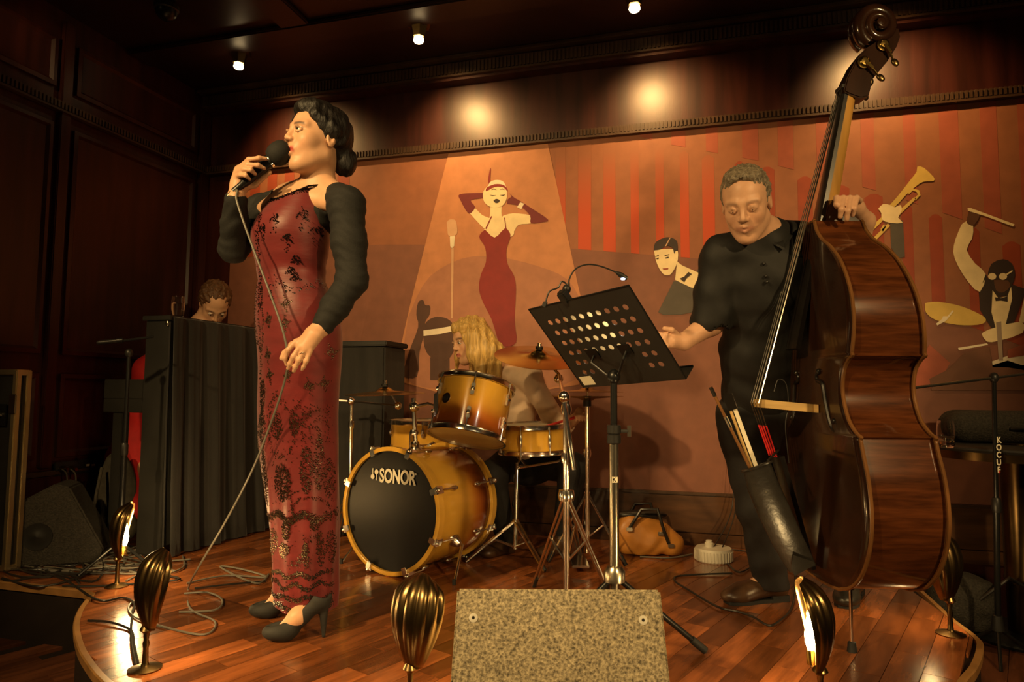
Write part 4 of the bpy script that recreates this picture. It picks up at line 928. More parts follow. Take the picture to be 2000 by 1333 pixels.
# pegbox and scroll, cut from the side outline
pb = [(1640,186),(1646,160),(1662,128),(1682,103),(1700,92),(1728,72),(1746,62),(1749,80),(1742,100),(1724,128),(1706,150),(1694,164),(1692,180),(1688,196),(1672,199),(1652,192)]
po = [Vector(na(*p)) for p in pb]; hw_ = .031
MB().prism([BB(-hw_,p.x,p.y) for p in po], Ss*(2*hw_)).build('pegbox', 'bass_front', bass, bevel=.004)
sc = Vector(na(1706,57)); scr = MB()
spi = []
for i in range(46):
    t = i/45; ang_ = math.radians(-60)+t*math.radians(700); r_ = .056*(1-t)**.8+.010
    spi.append((sc.x+r_*math.cos(ang_)*.92, sc.y+r_*math.sin(ang_), t))
for g in (1,-1): scr.tube([BB(g*(.012+.030*t), n, a) for n,a,t in spi], [.017*(1-t)+.009 for *_,t in spi], 10)
scr.lathe([(.050,-.022),(.055,-.010),(.055,.010),(.050,.022)], BB(0,sc.x,sc.y), Ss, 28)
scr.lathe([(.001,-.052),(.013,-.050),(.014,-.03),(.014,.03),(.013,.050),(.001,.052)], BB(0,sc.x,sc.y), Ss, 16)
scr.build('scroll', 'bass_front', bass)
for (dx,dy),(kx,ky),g in (((1725,88),(1748,122),1),((1687,122),(1720,152),1),((1706,104),(1700,160),-1),((1672,140),(1690,188),-1)):
    c = NA(dx,dy,g*.036); kk = NA(kx,ky,g*.045)
    tn = MB().lathe([(.001,.0),(.021,.0),(.021,.004),(.015,.006),(.012,.010),(.001,.011)], c, Ss*g, 20).build('tuner_gear', 'brass', bass)
    dv = (kk-c).normalized(); p0 = c+dv*.018+Ss*(g*.006)
    MB().box(p0, (.012,.034,.010), frame3(Ss, dv, Ss.cross(dv))).build('tuner_plate', 'brass', tn)
    MB().tube([p0-dv*.01, p0+dv*.02, kk-dv*.008], [.0055,.004,.0035], 8).build('tuner_shaft', 'brass', tn)
    MB().ball(kk, (.011,.007,.016), frame3(dv.cross(Ss), Ss, dv)).build('tuner_key', 'old_brass', tn)
# bridge, tailpiece, strings, endpin
bt = Vector(st_b); bf = Vector((.020, na(1590,798)[1]))
brg = MB(); pr_ = []
for s0, h in ((-.075,0),(-.08,.02),(-.062,.06),(-.066,.10),(-.055,.5),(-.05,.93),(-.025,.985),(0,1.0),(.025,.985),(.05,.93),(.055,.5),(.066,.10),(.062,.06),(.08,.02),(.075,0),(.03,.05),(0,.16),(-.03,.05)): pr_.append(BB(s0, bf.x+(bt.x-.004-bf.x)*h, bf.y+(bt.y-bf.y)*h-.007))
brg.prism([p-V(0,0,.006) for p in pr_], V(0,0,.026)).build('bridge', 'maple', bass)
tl = na(1512,892); tl2 = na(1600,1090)
seg(tl, (.035, .03), .085, .05, .018, .016, 'tailpiece', 'ebony')
for k_, so in enumerate((-.036,-.012,.012,.036)):
    tp = BB(so*.5, nut[0]+.009, nut[1]+.003); br_ = BB(so*1.05, st_b[0]+.0+.003*(1-abs(so)/.036), st_b[1]); tb = BB(so*.85, tl[0]+.004, tl[1])
    s_o = MB().tube([BB(so*.4, nut[0]-.035, nut[1]+.045), tp, br_], .0015+.0004*k_, 6).build('string', 'string_steel', bass)
    m1 = br_+(tb-br_)*.42; MB().tube([br_, m1], .0015, 6).build('string_afterlength', 'string_steel', s_o); MB().tube([m1, tb], .0026, 6).build('string_winding', 'string_red', s_o)
ep0 = BB(0,-.10,-.004); MB().lathe([(.018,.006),(.018,-.015),(.012,-.03)], ep0, (0,0,1)).build('endpin_collar', 'black_metal', bass)
MB().tube([ep0, V(ep0.x,ep0.y,ZS+.03)], .006, 10).build('endpin_rod', 'chrome', bass); MB().lathe([(.004,.034),(.012,.03),(.016,.0)], (ep0.x,ep0.y,ZS), (0,0,1)).build('endpin_tip', 'rubber', bass)
# pickup lead on the bridge
MB().tube([Vector(q) for q in spline([tuple(NA(x,y,.04)) for x,y in ((1512,765),(1520,742),(1535,750),(1540,790),(1534,830),(1537,870),(1541,905))], 6)], .0016, 6).build('pickup_lead', 'cable', bass)
# bow quiver
dq = 2.06
qp = [(1478,912,27),(1490,950,30),(1512,1000,31),(1535,1050,30),(1556,1090,28),(1568,1112,26)]
qr = []
ax_ = (PD(1568,1112,dq)-PD(1478,912,dq)).normalized(); wv = ax_.cross(tc).normalized(); 
if wv.dot(rr) < 0: wv = -wv
for x, y, w_ in qp:
    c = PD(x,y,dq); h_ = w_*dq/F_PX; qr.append([c+wv*(h_*math.cos(a))+tc*(h_*.42*math.sin(a)*(1-.3*(y-912)/200)) for a in [2*math.pi*k/20 for k in range(20)]])
qv = thing('bow_quiver', 'black leather bow quiver hanging in front of the double bass', 'quiver', PD(1568,1112,dq))
ins = [[p+(sum(r,Vector())/20-p)*.12 for p in r] for r in qr]
MB().rings(ins[::-1][-6:]+qr, cap=True).build('pouch', 'leather_black', qv, ang=60)
MB().tube([c for c in [PD(1478,912,dq)+wv*(.046*math.cos(a))+tc*(.021*math.sin(a)) for a in [2*math.pi*k/16 for k in range(16)]]], .004, 6, closed=True).build('rim', 'leather_black', qv)
MB().prism([PD(1549,1085,dq-.03), PD(1590,1098,dq-.03), PD(1592,1104,dq-.03), PD(1552,1126,dq-.03), PD(1545,1110,dq-.03)], tc*-.006).build('flap', 'leather_black', qv)
MB().tube([PD(1500,900,dq), NA(1520,880,.0)], .004, 6).build('hanging_strap', 'leather_black', qv)
for (a, b, fr, lab) in (((1388,757),(1470,925),'ebony','double bass bow with dark stick and silver grip in the quiver'), ((1417,776),(1474,930),'maple','double bass bow with white hair and black frog in the quiver')):
    dz_ = dq+(.014 if fr == 'maple' else -.004); p0 = PD(*a,dz_); p1 = PD(*b,dz_); d_ = (p1-p0).normalized(); bw = thing('bow', lab, 'bow', p1)
    MB().tube([p0-d_*.0, p1+d_*.10], [.0045,.005], 8).build('stick', 'bass_edge' if fr == 'ebony' else 'maple', bw)
    if fr == 'ebony': MB().tube([p0+d_*.10, p0+d_*.135], .0062, 8).build('grip', 'chrome', bw); MB().tube([p0, p0+d_*.03], .0058, 8).build('button_screw', 'ebony', bw)
    else:
        MB().box(p0+d_*.02+wv*.008, (.028,.014,.05), frame3(wv, tc, d_)).build('frog', 'ebony', bw)
        MB().box(p0+d_*.16+wv*.014, (.012,.003,.27), frame3(wv, tc, d_)).build('hair', 'off_white', bw)
# ================================================================== drum kit
mat('lacquer', (.55,.30,.04), .16, attr='Col', var=.10, vscale=5, stretch=(1,1,1), coat=.8)
mat('hoop_wood', (.62,.34,.05), .2, var=.15, vscale=8, coat=.7)
mat('drumhead_black', (.006,.006,.006), .4, spec=.2, var=.15, vscale=6)
mat('drumhead_clear', (.50,.36,.13), .3, var=.1)
mat('cymbal', (.52,.36,.10), .24, 1., var=.2, vscale=6)
YEL = np.array((.66,.36,.045)); AMB = np.array((.34,.085,.012)); DRK = np.array((.10,.022,.008))
def vcol(o, fn):
    me = o.data; n = len(me.vertices); co = np.zeros(n*3, np.float32); me.vertices.foreach_get('co', co)
    c = fn(co.reshape(-1,3)); a = me.color_attributes.new('Col','FLOAT_COLOR','POINT'); a.data.foreach_set('color', np.concatenate([c, np.ones((n,1))],1).astype(np.float32).ravel())
def mixc(t, cs):
    t = np.clip(t,0,1)[:,None]*(len(cs)-1); out = np.zeros((len(t),3))
    for i, c in enumerate(cs): out += np.clip(1-np.abs(t-i),0,1)*c
    return out
def ringpt(c, a, r, ang_):
    a = Vector(a).normalized(); x = (V(0,0,1)-a*a.z); x = x.normalized() if x.length > .2 else Vector(RT); y = a.cross(x)
    return Vector(c)+(x*math.cos(ang_)+y*math.sin(ang_))*r, (x*math.cos(ang_)+y*math.sin(ang_))
def text(body, c, right, up_, size, mt, parent, name='lettering', sx=1., ext=.0004):
    cu = bpy.data.curves.new(name, 'FONT'); cu.body = body; cu.size = size; cu.align_x = 'CENTER'; cu.align_y = 'CENTER'; cu.extrude = ext; cu.offset = size*.03
    to = bpy.data.objects.new('tmp', cu); COL.objects.link(to); dg = bpy.context.evaluated_depsgraph_get(); dg.update()
    me = bpy.data.meshes.new_from_object(to.evaluated_get(dg)); bpy.data.objects.remove(to); me.name = name
    r = Vector(right).normalized(); u = Vector(up_).normalized(); n = r.cross(u); M = Matrix((( r.x*sx,u.x,n.x,c[0]),(r.y*sx,u.y,n.y,c[1]),(r.z*sx,u.z,n.z,c[2]),(0,0,0,1)))
    me.transform(M); me.materials.clear(); me.materials.append(MATS[mt]); return link(name, me, parent)
# --- bass drum
nf = Vector(dirv(31,1)); bc = PD(768,1003,3.08); bc.z = ZS+.289; Rb = .272; Ld = .40
kd = thing('bass_drum', 'amber sunburst bass drum with black front head on stage', 'bass drum', (bc.x,bc.y,ZS))
sh = MB().lathe([(Rb-.008,-.005),(Rb,-.005)]+[(Rb,-Ld*i/10) for i in range(1,10)]+[(Rb,-Ld+.005),(Rb-.008,-Ld+.005)], bc, nf, 64, closed=True).build('shell', 'lacquer', kd)
nfa = np.array(nf); bca = np.array(bc); vcol(sh, lambda v: mixc(-((v-bca)@nfa)/Ld, [YEL,YEL,YEL*.8+AMB*.2,AMB,DRK]))
for z0 in (.012, -Ld-.012): MB().lathe([(Rb-.002,z0-.019),(Rb+.014,z0-.019),(Rb+.015,z0+.017),(Rb+.011,z0+.019),(Rb-.004,z0+.019)], bc, nf, 64, closed=True).build('hoop', 'hoop_wood', kd)
hdp = bc+nf*.014; fh_ = MB().lathe([(Rb-.003,0),(Rb-.004,.002),(.001,.004)], hdp, nf, 64).build('front_head', 'drumhead_black', kd)
MB().lathe([(Rb-.003,0),(.001,-.003)], bc-nf*(Ld+.004), nf, 64).build('rear_head', 'drumhead_clear', kd)
rgt = V(0,0,1).cross(nf).normalized(); 
lc = hdp+nf*.0046+V(0,0,.150); upn = nf.cross(rgt)
text('SONOR', lc+rgt*.035, rgt, upn, .086, 'off_white', fh_, 'brand_lettering', .70)
for nx, hy, sy, sl in ((-.112,-.006,.018,.030),(-.089,.017,-.008,.028)):
    MB().lathe([(.001,.0012),(.0115,.001),(.0115,0)], lc+rgt*nx+upn*hy, nf, 18).build('note_head', 'off_white', fh_); MB().box(lc+rgt*nx+upn*sy+nf*.0005, (.0036,sl,.001), frame3(rgt,upn,nf)).build('note_stem', 'off_white', fh_)
MB().lathe([(.001,.0012),(.0045,.001),(.0045,0)], lc+rgt*.142+upn*.022, nf, 12).build('registered_mark', 'white_plastic', fh_)
cl = hdp+nf*.0046-V(0,0,.205); MB().prism([cl+rgt*x+upn*y for x,y in ((-.014,0),(.014,0),(.017,.013),(.009,.006),(.005,.015),(0,.007),(-.005,.015),(-.009,.006),(-.017,.013))], nf*.0006).build('crown_emblem', 'white_plastic', fh_)
MB().box(cl-upn*.008, (.032,.003,.0006), frame3(rgt,upn,nf)).build('emblem_bar', 'white_plastic', fh_); MB().box(cl-upn*.014, (.022,.003,.0006), frame3(rgt,upn,nf)).build('emblem_bar', 'white_plastic', fh_)
for k_ in range(8):
    a = math.radians(22.5+45*k_)
    for zz, g in ((.012,1),(-Ld-.012,-1)):
        p, d = ringpt(bc+nf*zz, nf, Rb+.012, a)
        tq = nf.cross(d); cw = MB(); cw.box(p+d*.006, (.034,.042,.014), frame3(tq,nf,d)); cw.box(p+nf*(g*.024)-d*.012, (.026,.010,.030), frame3(tq,nf,d)); cw.ball(p+d*.014+nf*(g*.018), .011, seg=10, rg=7); cw.build('claw', 'chrome', kd, bevel=.002)
    p, d = ringpt(bc-nf*.02, nf, Rb+.020, a); rod = MB().tube([p, p-nf*(Ld*.24)], .0042, 8).build('tension_rod', 'chrome', kd)
    lg = p-nf*(Ld*.22)-d*.008; MB().ball(lg, (.012,.012,.026), frame3(nf.cross(d),d,nf), 10, 8).build('lug', 'chrome', kd)
    p, d = ringpt(bc-nf*(Ld-.02), nf, Rb+.020, a); MB().tube([p, p+nf*(Ld*.24)], .0042, 8).build('tension_rod', 'chrome', kd); MB().ball(p+nf*(Ld*.22)-d*.008, (.012,.012,.026), frame3(nf.cross(d),d,nf), 10, 8).build('lug', 'chrome', kd)
for g in (-1,1):
    p, d = ringpt(bc-nf*.14, nf, Rb+.005, math.radians(g*118)); q = V(p.x,p.y,ZS+.004)+d*.10+nf*.12; q.z = ZS+.004
    sp = MB().tube([p+d*.02, p+d*.05+V(0,0,.01), q], [.009,.008,.006], 8).build('spur', 'chrome', kd); MB().lathe([(.028,-.012),(.030,0),(.024,.016),(.014,.034)], p, d, 14).build('spur_bracket', 'chrome', kd)
    MB().tube([q+V(0,0,.02), q-V(0,0,.003)], .009, 8).build('spur_tip', 'rubber', sp)
# pedal
pq = bc-nf*(Ld+.03); pz = V(pq.x,pq.y,ZS); pdl = thing('drum_pedal', 'chrome bass drum pedal clamped behind the drum', 'pedal', pz)
MB().box(pz-nf*.12+V(0,0,.010), (.10,.30,.012), frame3(rgt,nf,V(0,0,1))).build('base_plate', 'steel', pdl, bevel=.003)
MB().box(pz-nf*.14+V(0,0,.055), (.075,.25,.010), frame3(rgt,(nf+V(0,0,.25)).normalized(),(V(0,0,1)-nf*.25).normalized())).build('footboard', 'chrome', pdl, bevel=.003)
for g in (-1,1): MB().tube([pz+rgt*g*.05+V(0,0,.016), pz+rgt*g*.05+V(0,0,.20)], .009, 8).build('post', 'chrome', pdl)
MB().tube([pz-rgt*.06+V(0,0,.195), pz+rgt*.06+V(0,0,.195)], .008, 8).build('axle', 'chrome', pdl); MB().tube([pz+V(0,0,.195), pz+nf*.015+V(0,0,.33)], .005, 8).build('beater', 'steel', pdl)
# --- drums with rims and lugs
def drum(name, label, c, axis, r, h, nl, cols, lugtype='tube', badge=None, basket=True):
    c = Vector(c); ax = Vector(axis).normalized(); t = thing(name, label, 'drum', c-ax*(h/2))
    s = MB().lathe([(r-.007,-h/2+.004),(r,-h/2+.004)]+[(r,-h/2+h*i/10) for i in range(1,10)]+[(r,h/2-.004),(r-.007,h/2-.004)], c, ax, 48, closed=True).build('shell', 'lacquer', t)
    ca = np.array(c); aa = np.array(ax); vcol(s, lambda v: mixc(.5-((v-ca)@aa)/h, cols))
    for g, nm in ((1,'top_head'),(-1,'bottom_head')): MB().lathe([(r+.003,g*(h/2-.004)),(r+.002,g*(h/2+.003)),(.001,g*(h/2+.004))], c, ax, 48).build(nm, 'drumhead_clear' if g < 0 else 'off_white', t)
    for g in (1,-1): MB().lathe([(r+.003,g*(h/2-.012)),(r+.011,g*(h/2-.012)),(r+.008,g*(h/2-.006)),(r+.008,g*(h/2+.009)),(r+.013,g*(h/2+.012)),(r+.004,g*(h/2+.012))], c, ax, 48, closed=True).build('rim', 'chrome', t)
    for k_ in range(nl):
        a = 2*math.pi*(k_+.5)/nl
        p, d = ringpt(c, ax, r+.010, a); tq = ax.cross(d)
        MB().tube([p+ax*(h/2+.006), p-ax*(h/2+.006)] if lugtype == 'tube' else [p+ax*(h/2+.01), p+ax*(h*.2)], .0035, 8).build('tension_rod', 'chrome', t)
        if lugtype == 'tube': MB().ball(p-d*.002, (.009,.010,h*.30), frame3(tq,d,ax), 10, 8).build('lug', 'chrome', t)
        else:
            for g in (1,-1):
                l = MB(); l.box(p+ax*(g*h*.22)-d*.003, (.017,.016,h*.22), frame3(tq,d,ax)); l.ball(p+ax*(g*h*.22)+d*.004, (.011,.011,.011), seg=10, rg=7); l.build('lug', 'chrome', t, bevel=.003)
            MB().tube([p-ax*(h/2+.01), p-ax*(h*.2)], .0035, 8).build('tension_rod', 'chrome', t)
    if badge is not None:
        p, d = ringpt(c+ax*(h*.02), ax, r+.0005, badge); MB().lathe([(.024,0),(.024,.003),(.001,.0035)], p, d, 20).build('badge', 'chrome', t); MB().lathe([(.018,.003),(.001,.0045)], p, d, 20).build('badge_face', 'black_plastic', t)
    return t
away = Vector((FW.x,FW.y,0)).normalized(); hr = Vector(_rt)
def angto(c, ax, px, py):
    """angle on the rim of a drum that faces a given pixel"""
    best = min(range(72), key=lambda k: (lambda p: math.hypot(p[0]-px, p[1]-py))(prj(ringpt(c, ax, .17, k*math.pi/36)[0]))); return best*math.pi/36
def prj(p): v = Vector(p)-CAM; t = v.dot(FW); return 1000+F_PX*v.dot(RT)/t, 666.5-F_PX*v.dot(UP)/t
ta = (V(0,0,1)+away*.30+hr*.17).normalized(); tcn = PD(921,803,3.12)
drum('tom_drum', 'amber sunburst rack tom mounted above the bass drum', tcn, ta, .172, .245, 6, [YEL,YEL,YEL*.7+AMB*.3,AMB,AMB*.6], 'split', angto(tcn,ta,873,786))
drum('snare_drum', 'honey yellow snare drum with tube lugs on its chrome stand', PD(1043,856,3.42), (V(0,0,1)-away*.02-hr*.03).normalized(), .172, .125, 8, [YEL,YEL,YEL], 'tube')
ftc = PD(835,858,3.72); drum('floor_tom', 'honey yellow floor tom standing behind the bass drum', ftc, (0,0,1), .20, .19, 6, [YEL,YEL,YEL*.8+AMB*.2], 'split')
# tom holder
tm = thing('tom_holder', 'chrome post with ball clamp holding the rack tom', 'drum hardware', PD(812,884,3.20))
p0 = PD(812,884,3.20); p1 = PD(808,778,3.20); MB().tube([p0,p1], .011, 12).build('post', 'chrome', tm); MB().lathe([(.034,0),(.034,.012),(.02,.03),(.015,.05)], p0, (0,0,1), 16).build('base_plate', 'chrome', tm)
MB().ball(PD(809,795,3.20), .026).build('ball_clamp', 'chrome', tm); MB().tube([PD(809,795,3.20), PD(838,788,3.14), PD(850,792,3.08)], .009, 10).build('arm', 'chrome', tm)
for q in ((809,845),(811,868)): MB().lathe([(.018,-.012),(.021,0),(.018,.012)], PD(*q,3.20), (0,0,1), 14).build('collar', 'chrome', tm)
MB().box(PD(852,790,3.03), (.02,.03,.10), frame3(hr,away,V(0,0,1))).build('tom_bracket', 'chrome', tm, bevel=.004)
# --- cymbals and stands
def cymbal(name, label, c, axis, r):
    ax = Vector(axis).normalized(); t = thing(name, label, 'cymbal', c)
    pr = [(.0045,.034),(.02,.031),(.038,.020),(.046,.013),(r*.55,.0075),(r*.9,.001),(r,-.002)]
    MB().lathe(pr+[(q-.001 if q > .01 else q, z-.0016) for q,z in pr[::-1]], c, ax, 56, closed=True).build('bronze_plate', 'cymbal', t)
    MB().lathe([(.018,.036),(.018,.048),(.006,.049)], c, ax, 14).build('felt', 'black_plastic', t); MB().lathe([(.010,.049),(.010,.066),(.004,.067)], c, ax, 12).build('wing_nut', 'chrome', t)
    MB().lathe([(.016,-.012),(.016,.012)], c, ax, 14).build('lower_felt', 'black_plastic', t)
    return t
def tripod(t, apex, foot_z, feet, rr_=.006, hub=None):
    for f in feet:
        f = Vector(f); l = MB(); sd = (f-apex).cross(V(0,0,1)).normalized()*.011
        l.tube([apex+sd, f+sd*.6], rr_*.7, 6); l.tube([apex-sd, f-sd*.6], rr_*.7, 6); lg = l.build('leg', 'chrome', t)
        MB().tube([f+(apex-f).normalized()*.05, f], .011, 8).build('rubber_foot', 'rubber', lg)
        if hub is not None: MB().tube([hub, apex+(f-apex)*.45], rr_*.7, 6).build('brace', 'chrome', t)
c1_ = PD(752,769,3.38); cymbal('crash_cymbal', 'thin bronze cymbal seen edge-on above the bass drum', c1_, V(0,0,1)-away*.04-hr*.03, .20)
sd1 = thing('cymbal_stand', 'chrome boom stand holding the edge-on bronze cymbal', 'cymbal stand', PZ(684,1080,ZS))
pb_ = PZ(684,1062,ZS); dtop = (pb_-CAM).dot(FW); pt = PD(686,784,dtop)
MB().tube([pb_+V(0,0,.12), pt], .011, 10).build('pole', 'chrome', sd1); MB().tube([PD(655,782,dtop), pt, PD(780,794,3.39)], .006, 8).build('boom_arm', 'chrome', sd1); MB().ball(pt, .022).build('tilter', 'chrome', sd1)
MB().ball(PD(777,793,3.39), .02).build('clamp', 'chrome', sd1); MB().tube([PD(777,793,3.39), c1_+V(0,0,.05)], .005, 8).build('cymbal_rod', 'chrome', sd1); MB().lathe([(.016,-.02),(.018,0),(.016,.02)], PD(686,830,dtop), (0,0,1)).build('collar', 'chrome', sd1)
tripod(sd1, pb_+V(0,0,.34), ZS, [pb_+Vector((math.cos(a),math.sin(a),0))*.19+V(0,0,.006) for a in (.3,2.4,4.5)], hub=pb_+V(0,0,.13))
c2_ = PD(1052,697,3.12); cymbal('ride_cymbal', 'large tilted bronze ride cymbal beside the blond drummer', c2_, (V(0,0,1)-away*.33+hr*.06).normalized(), .205)
sd2 = thing('cymbal_stand', 'chrome double-braced stand holding the tilted ride cymbal', 'cymbal stand', PZ(1106,1200,ZS))
pb_ = PZ(1106,1180,ZS); d2 = (pb_-CAM).dot(FW); hd2 = V(0,0,0)
MB().tube([pb_+V(0,0,.06), PD(1106,775,d2)], .013, 10).build('pole', 'chrome', sd2); MB().tube([PD(1122,918,d2-.05), PD(1100,775,d2-.02), PD(1092,732,3.05), c2_+V(0,0,.02)], [.009,.009,.007,.005], 10).build('boom_arm', 'chrome', sd2)
MB().ball(PD(1091,740,3.05), .022).build('tilter', 'chrome', sd2); MB().ball(PD(1102,775,d2-.02), .024).build('clamp', 'chrome', sd2)
for y in (800, 895): MB().lathe([(.019,-.02),(.022,0),(.019,.02)], PD(1106,y,d2), (0,0,1), 14).build('collar', 'chrome', sd2)
ap = PD(1106,968,d2); tripod(sd2, ap, ZS, [PZ(1042,1148,ZS)+V(0,0,.006), PZ(1190,1165,ZS)+V(0,0,.006), PZ(1135,1095,ZS)+V(0,0,.006)], .008, pb_+V(0,0,.16))
MB().lathe([(.03,-.02),(.034,0),(.03,.02)], ap, (0,0,1), 14).build('leg_collar', 'chrome', sd2)
c3_ = PD(1147,766,3.28); hh = thing('hi_hat', 'pair of bronze hi-hat cymbals on a chrome stand', 'hi-hat', PZ(1147,1090,ZS))
for z, g in ((0,1),(-.022,-1)): MB().lathe([(.004,z+g*.022),(.03,z+g*.018),(.04,z+g*.010),(.175,z),(.174,z-g*.0015),(.04,z+g*.008),(.004,z+g*.02)], c3_, (0,0,1), 48, closed=True).build('cymbal', 'cymbal', hh)
hb0 = PZ(1147,1100,ZS); d3 = (hb0-CAM).dot(FW); MB().tube([V(hb0.x,hb0.y,ZS+.05), V(c3_.x,c3_.y,c3_.z-.03)], .011, 10).build('pole', 'chrome', hh); MB().tube([c3_-V(0,0,.05), c3_+V(0,0,.16)], .0035, 8).build('pull_rod', 'chrome', hh)
MB().lathe([(.02,-.02),(.02,.03)], c3_-V(0,0,.05), (0,0,1)).build('seat_cup', 'black_plastic', hh); MB().lathe([(.013,0),(.013,.04)], c3_+V(0,0,.02), (0,0,1)).build('clutch', 'chrome', hh)
for y in (860,): MB().lathe([(.018,-.02),(.022,0),(.018,.02)], V(hb0.x,hb0.y,.78), (0,0,1), 14).build('collar', 'chrome', hh)
tripod(hh, V(hb0.x,hb0.y,ZS+.34), ZS, [V(hb0.x+.19*math.cos(a),hb0.y+.19*math.sin(a),ZS+.006) for a in (-.1,1.9,3.4)], hub=V(hb0.x,hb0.y,ZS+.12))
MB().box(V(hb0.x,hb0.y,ZS+.03)-Vector(nf)*-.10, (.08,.24,.012), frame3(hr,away,V(0,0,1))).build('foot_pedal', 'chrome', hh, bevel=.003)
sn = thing('snare_stand', 'chrome tripod stand carrying the yellow snare drum', 'drum stand', PZ(1008,1110,ZS)); sb0 = PZ(1006,1098,ZS); ds = (sb0-CAM).dot(FW)
MB().tube([V(sb0.x,sb0.y,ZS+.06), PD(1010,905,3.44)], [.013,.011], 10).build('pole', 'chrome', sn)
for y in (935, 985): MB().lathe([(.017,-.02),(.022,0),(.017,.02)], PD(1008,y,3.44), (0,0,1), 14).build('collar', 'chrome', sn)
scn = PD(1043,895,3.42)
for a in (.4,2.5,4.6): MB().tube([PD(1010,915,3.44), scn+Vector((math.cos(a),math.sin(a),0))*.12-V(0,0,.02), scn+Vector((math.cos(a),math.sin(a),0))*.186+V(0,0,.01), scn+Vector((math.cos(a),math.sin(a),0))*.188+V(0,0,.045)], .006, 8).build('basket_arm', 'chrome', sn)
tripod(sn, V(sb0.x,sb0.y,ZS+.20), ZS, [V(sb0.x+.24*math.cos(a),sb0.y+.24*math.sin(a),ZS+.006) for a in (3.5,5.6,1.4)], .009, V(sb0.x,sb0.y,ZS+.07))
for k_ in range(3):
    a = 2*math.pi*k_/3+.5; MB().tube([ftc+Vector((math.cos(a),math.sin(a),0))*.215+V(0,0,.05), V(ftc.x+.215*math.cos(a), ftc.y+.215*math.sin(a), ZS+.005)], .007, 8).build('leg', 'chrome', bpy.data.objects['floor_tom'])
# ================================================================== music stand
pm_ = mat('paper', (.72,.64,.46), .8); nt_ = pm_.node_tree; tr_ = nd(nt_,'ShaderNodeBsdfTranslucent'); tr_.inputs[0].default_value = (.8,.7,.5,1); mx_ = nd(nt_,'ShaderNodeMixShader'); mx_.inputs[0].default_value = .5
mx_.inputs[0].default_value = .7; nt_.links.new(nt_.nodes['Principled BSDF'].outputs[0], mx_.inputs[1]); nt_.links.new(tr_.outputs[0], mx_.inputs[2]); nt_.links.new(mx_.outputs[0], nt_.nodes['Material Output'].inputs[0])
mat('speckle', (.36,.30,.19), .55, var=.75, vscale=130, bump=.9, bscale=130)
mat('carpet_dark', (.028,.024,.018), .85, var=.5, vscale=120, bump=.6, bscale=150)
mat('case_alu', (.52,.43,.26), .3, .9, var=.15)
mat('canvas_grey', (.060,.052,.038), .85, var=.3, vscale=30, bump=.3, bscale=30)
mat('bag_tan', (.46,.19,.035), .42, var=.18, vscale=9, bump=.2, bscale=14)
TL = PD(1033,605,2.30); TR_ = PD(1228,558,1.93); BL = PD(1140,757,2.45); BR = TR_+(BL-TL)
ms = thing('music_stand', 'black perforated music stand beside the ride cymbal', 'music stand', PZ(1193,1290,ZS))
wv_ = (TR_-TL); hv = (BL-TL); nrm = wv_.cross(hv).normalized(); 
if nrm.dot(CAM-TL) < 0: nrm = -nrm                                   # towards the camera side
dk = MB(); NC, NR = 12, 8; SEG = 16
def D(u, v, o=0.): return TL+wv_*u+hv*v+nrm*o
holes = set()
for c in range(NC):
    for r in range(NR):
        if 1 <= c <= 10 and 1 <= r <= 4: holes.add((c,r))
        if r in (5,6) and c in (1,2,9,10): holes.add((c,r))
for c in range(NC):
    for r in range(NR):
        u0, u1, v0, v1 = c/NC, (c+1)/NC, r/NR, (r+1)/NR
        for o, flip in ((.001,0),(-.001,1)):
            if (c,r) not in holes: dk.add([D(u0,v0,o),D(u1,v0,o),D(u1,v1,o),D(u0,v1,o)], [(0,1,2,3)])
            else:
                uc, vc = (u0+u1)/2, (v0+v1)/2; ru = .011/wv_.length; rv = .011/hv.length; sq = []; ci = []
                for k_ in range(SEG):
                    a = 2*math.pi*k_/SEG; ca, sa = math.cos(a), math.sin(a); m_ = max(abs(ca),abs(sa)); sq.append(D(uc+ca/m_*(u1-u0)/2, vc+sa/m_*(v1-v0)/2, o)); ci.append(D(uc+ca*ru, vc+sa*rv, o))
                dk.add(sq+ci, [(k_,(k_+1)%SEG,SEG+(k_+1)%SEG,SEG+k_) for k_ in range(SEG)])
        if (c,r) in holes:
            uc, vc = (u0+u1)/2, (v0+v1)/2; ru = .011/wv_.length; rv = .011/hv.length
            dk.add([D(uc+math.cos(2*math.pi*k_/SEG)*ru, vc+math.sin(2*math.pi*k_/SEG)*rv, o) for o in (.001,-.001) for k_ in range(SEG)], [(k_,(k_+1)%SEG,SEG+(k_+1)%SEG,SEG+k_) for k_ in range(SEG)])
desk = dk.build('desk', 'black_paint', ms, smooth=False, fixn=False)
fr = MB().tube([D(0,.0),D(.0,1.0)], .003, 6); fr.tube([D(0,0),D(1,0)], .003, 6); fr.tube([D(1,0),D(1,1)], .003, 6); fr.build('rim', 'black_metal', ms)
MB().prism([D(-.0,1.0,.0),D(1,1.0,.0),D(1,1.0,-.055),D(0,1.0,-.055)], hv.normalized()*.002).build('tray', 'black_paint', ms, smooth=False)
MB().prism([D(0,.985,-.055),D(1,.985,-.055),D(1,1.0,-.055),D(0,1.0,-.055)], nrm*-.002).build('tray_lip', 'black_paint', ms, smooth=False)
MB().prism([D(.03,.86,.0016),D(.16,.86,.0016),D(.16,.97,.0016),D(.03,.97,.0016)], nrm*.0006).build('paper_sticker', 'off_white', ms, smooth=False)
tag(MB().prism([D(.28,.10,-.0035),D(.66,.10,-.0035),D(.66,.97,-.0035),D(.28,.97,-.0035)], nrm*-.001).build('sheet_music', 'paper', smooth=False), 'white sheet music lying on the black music stand', 'sheet music')
hub = D(.5,.80,.045); pdep = (hub-CAM).dot(FW)
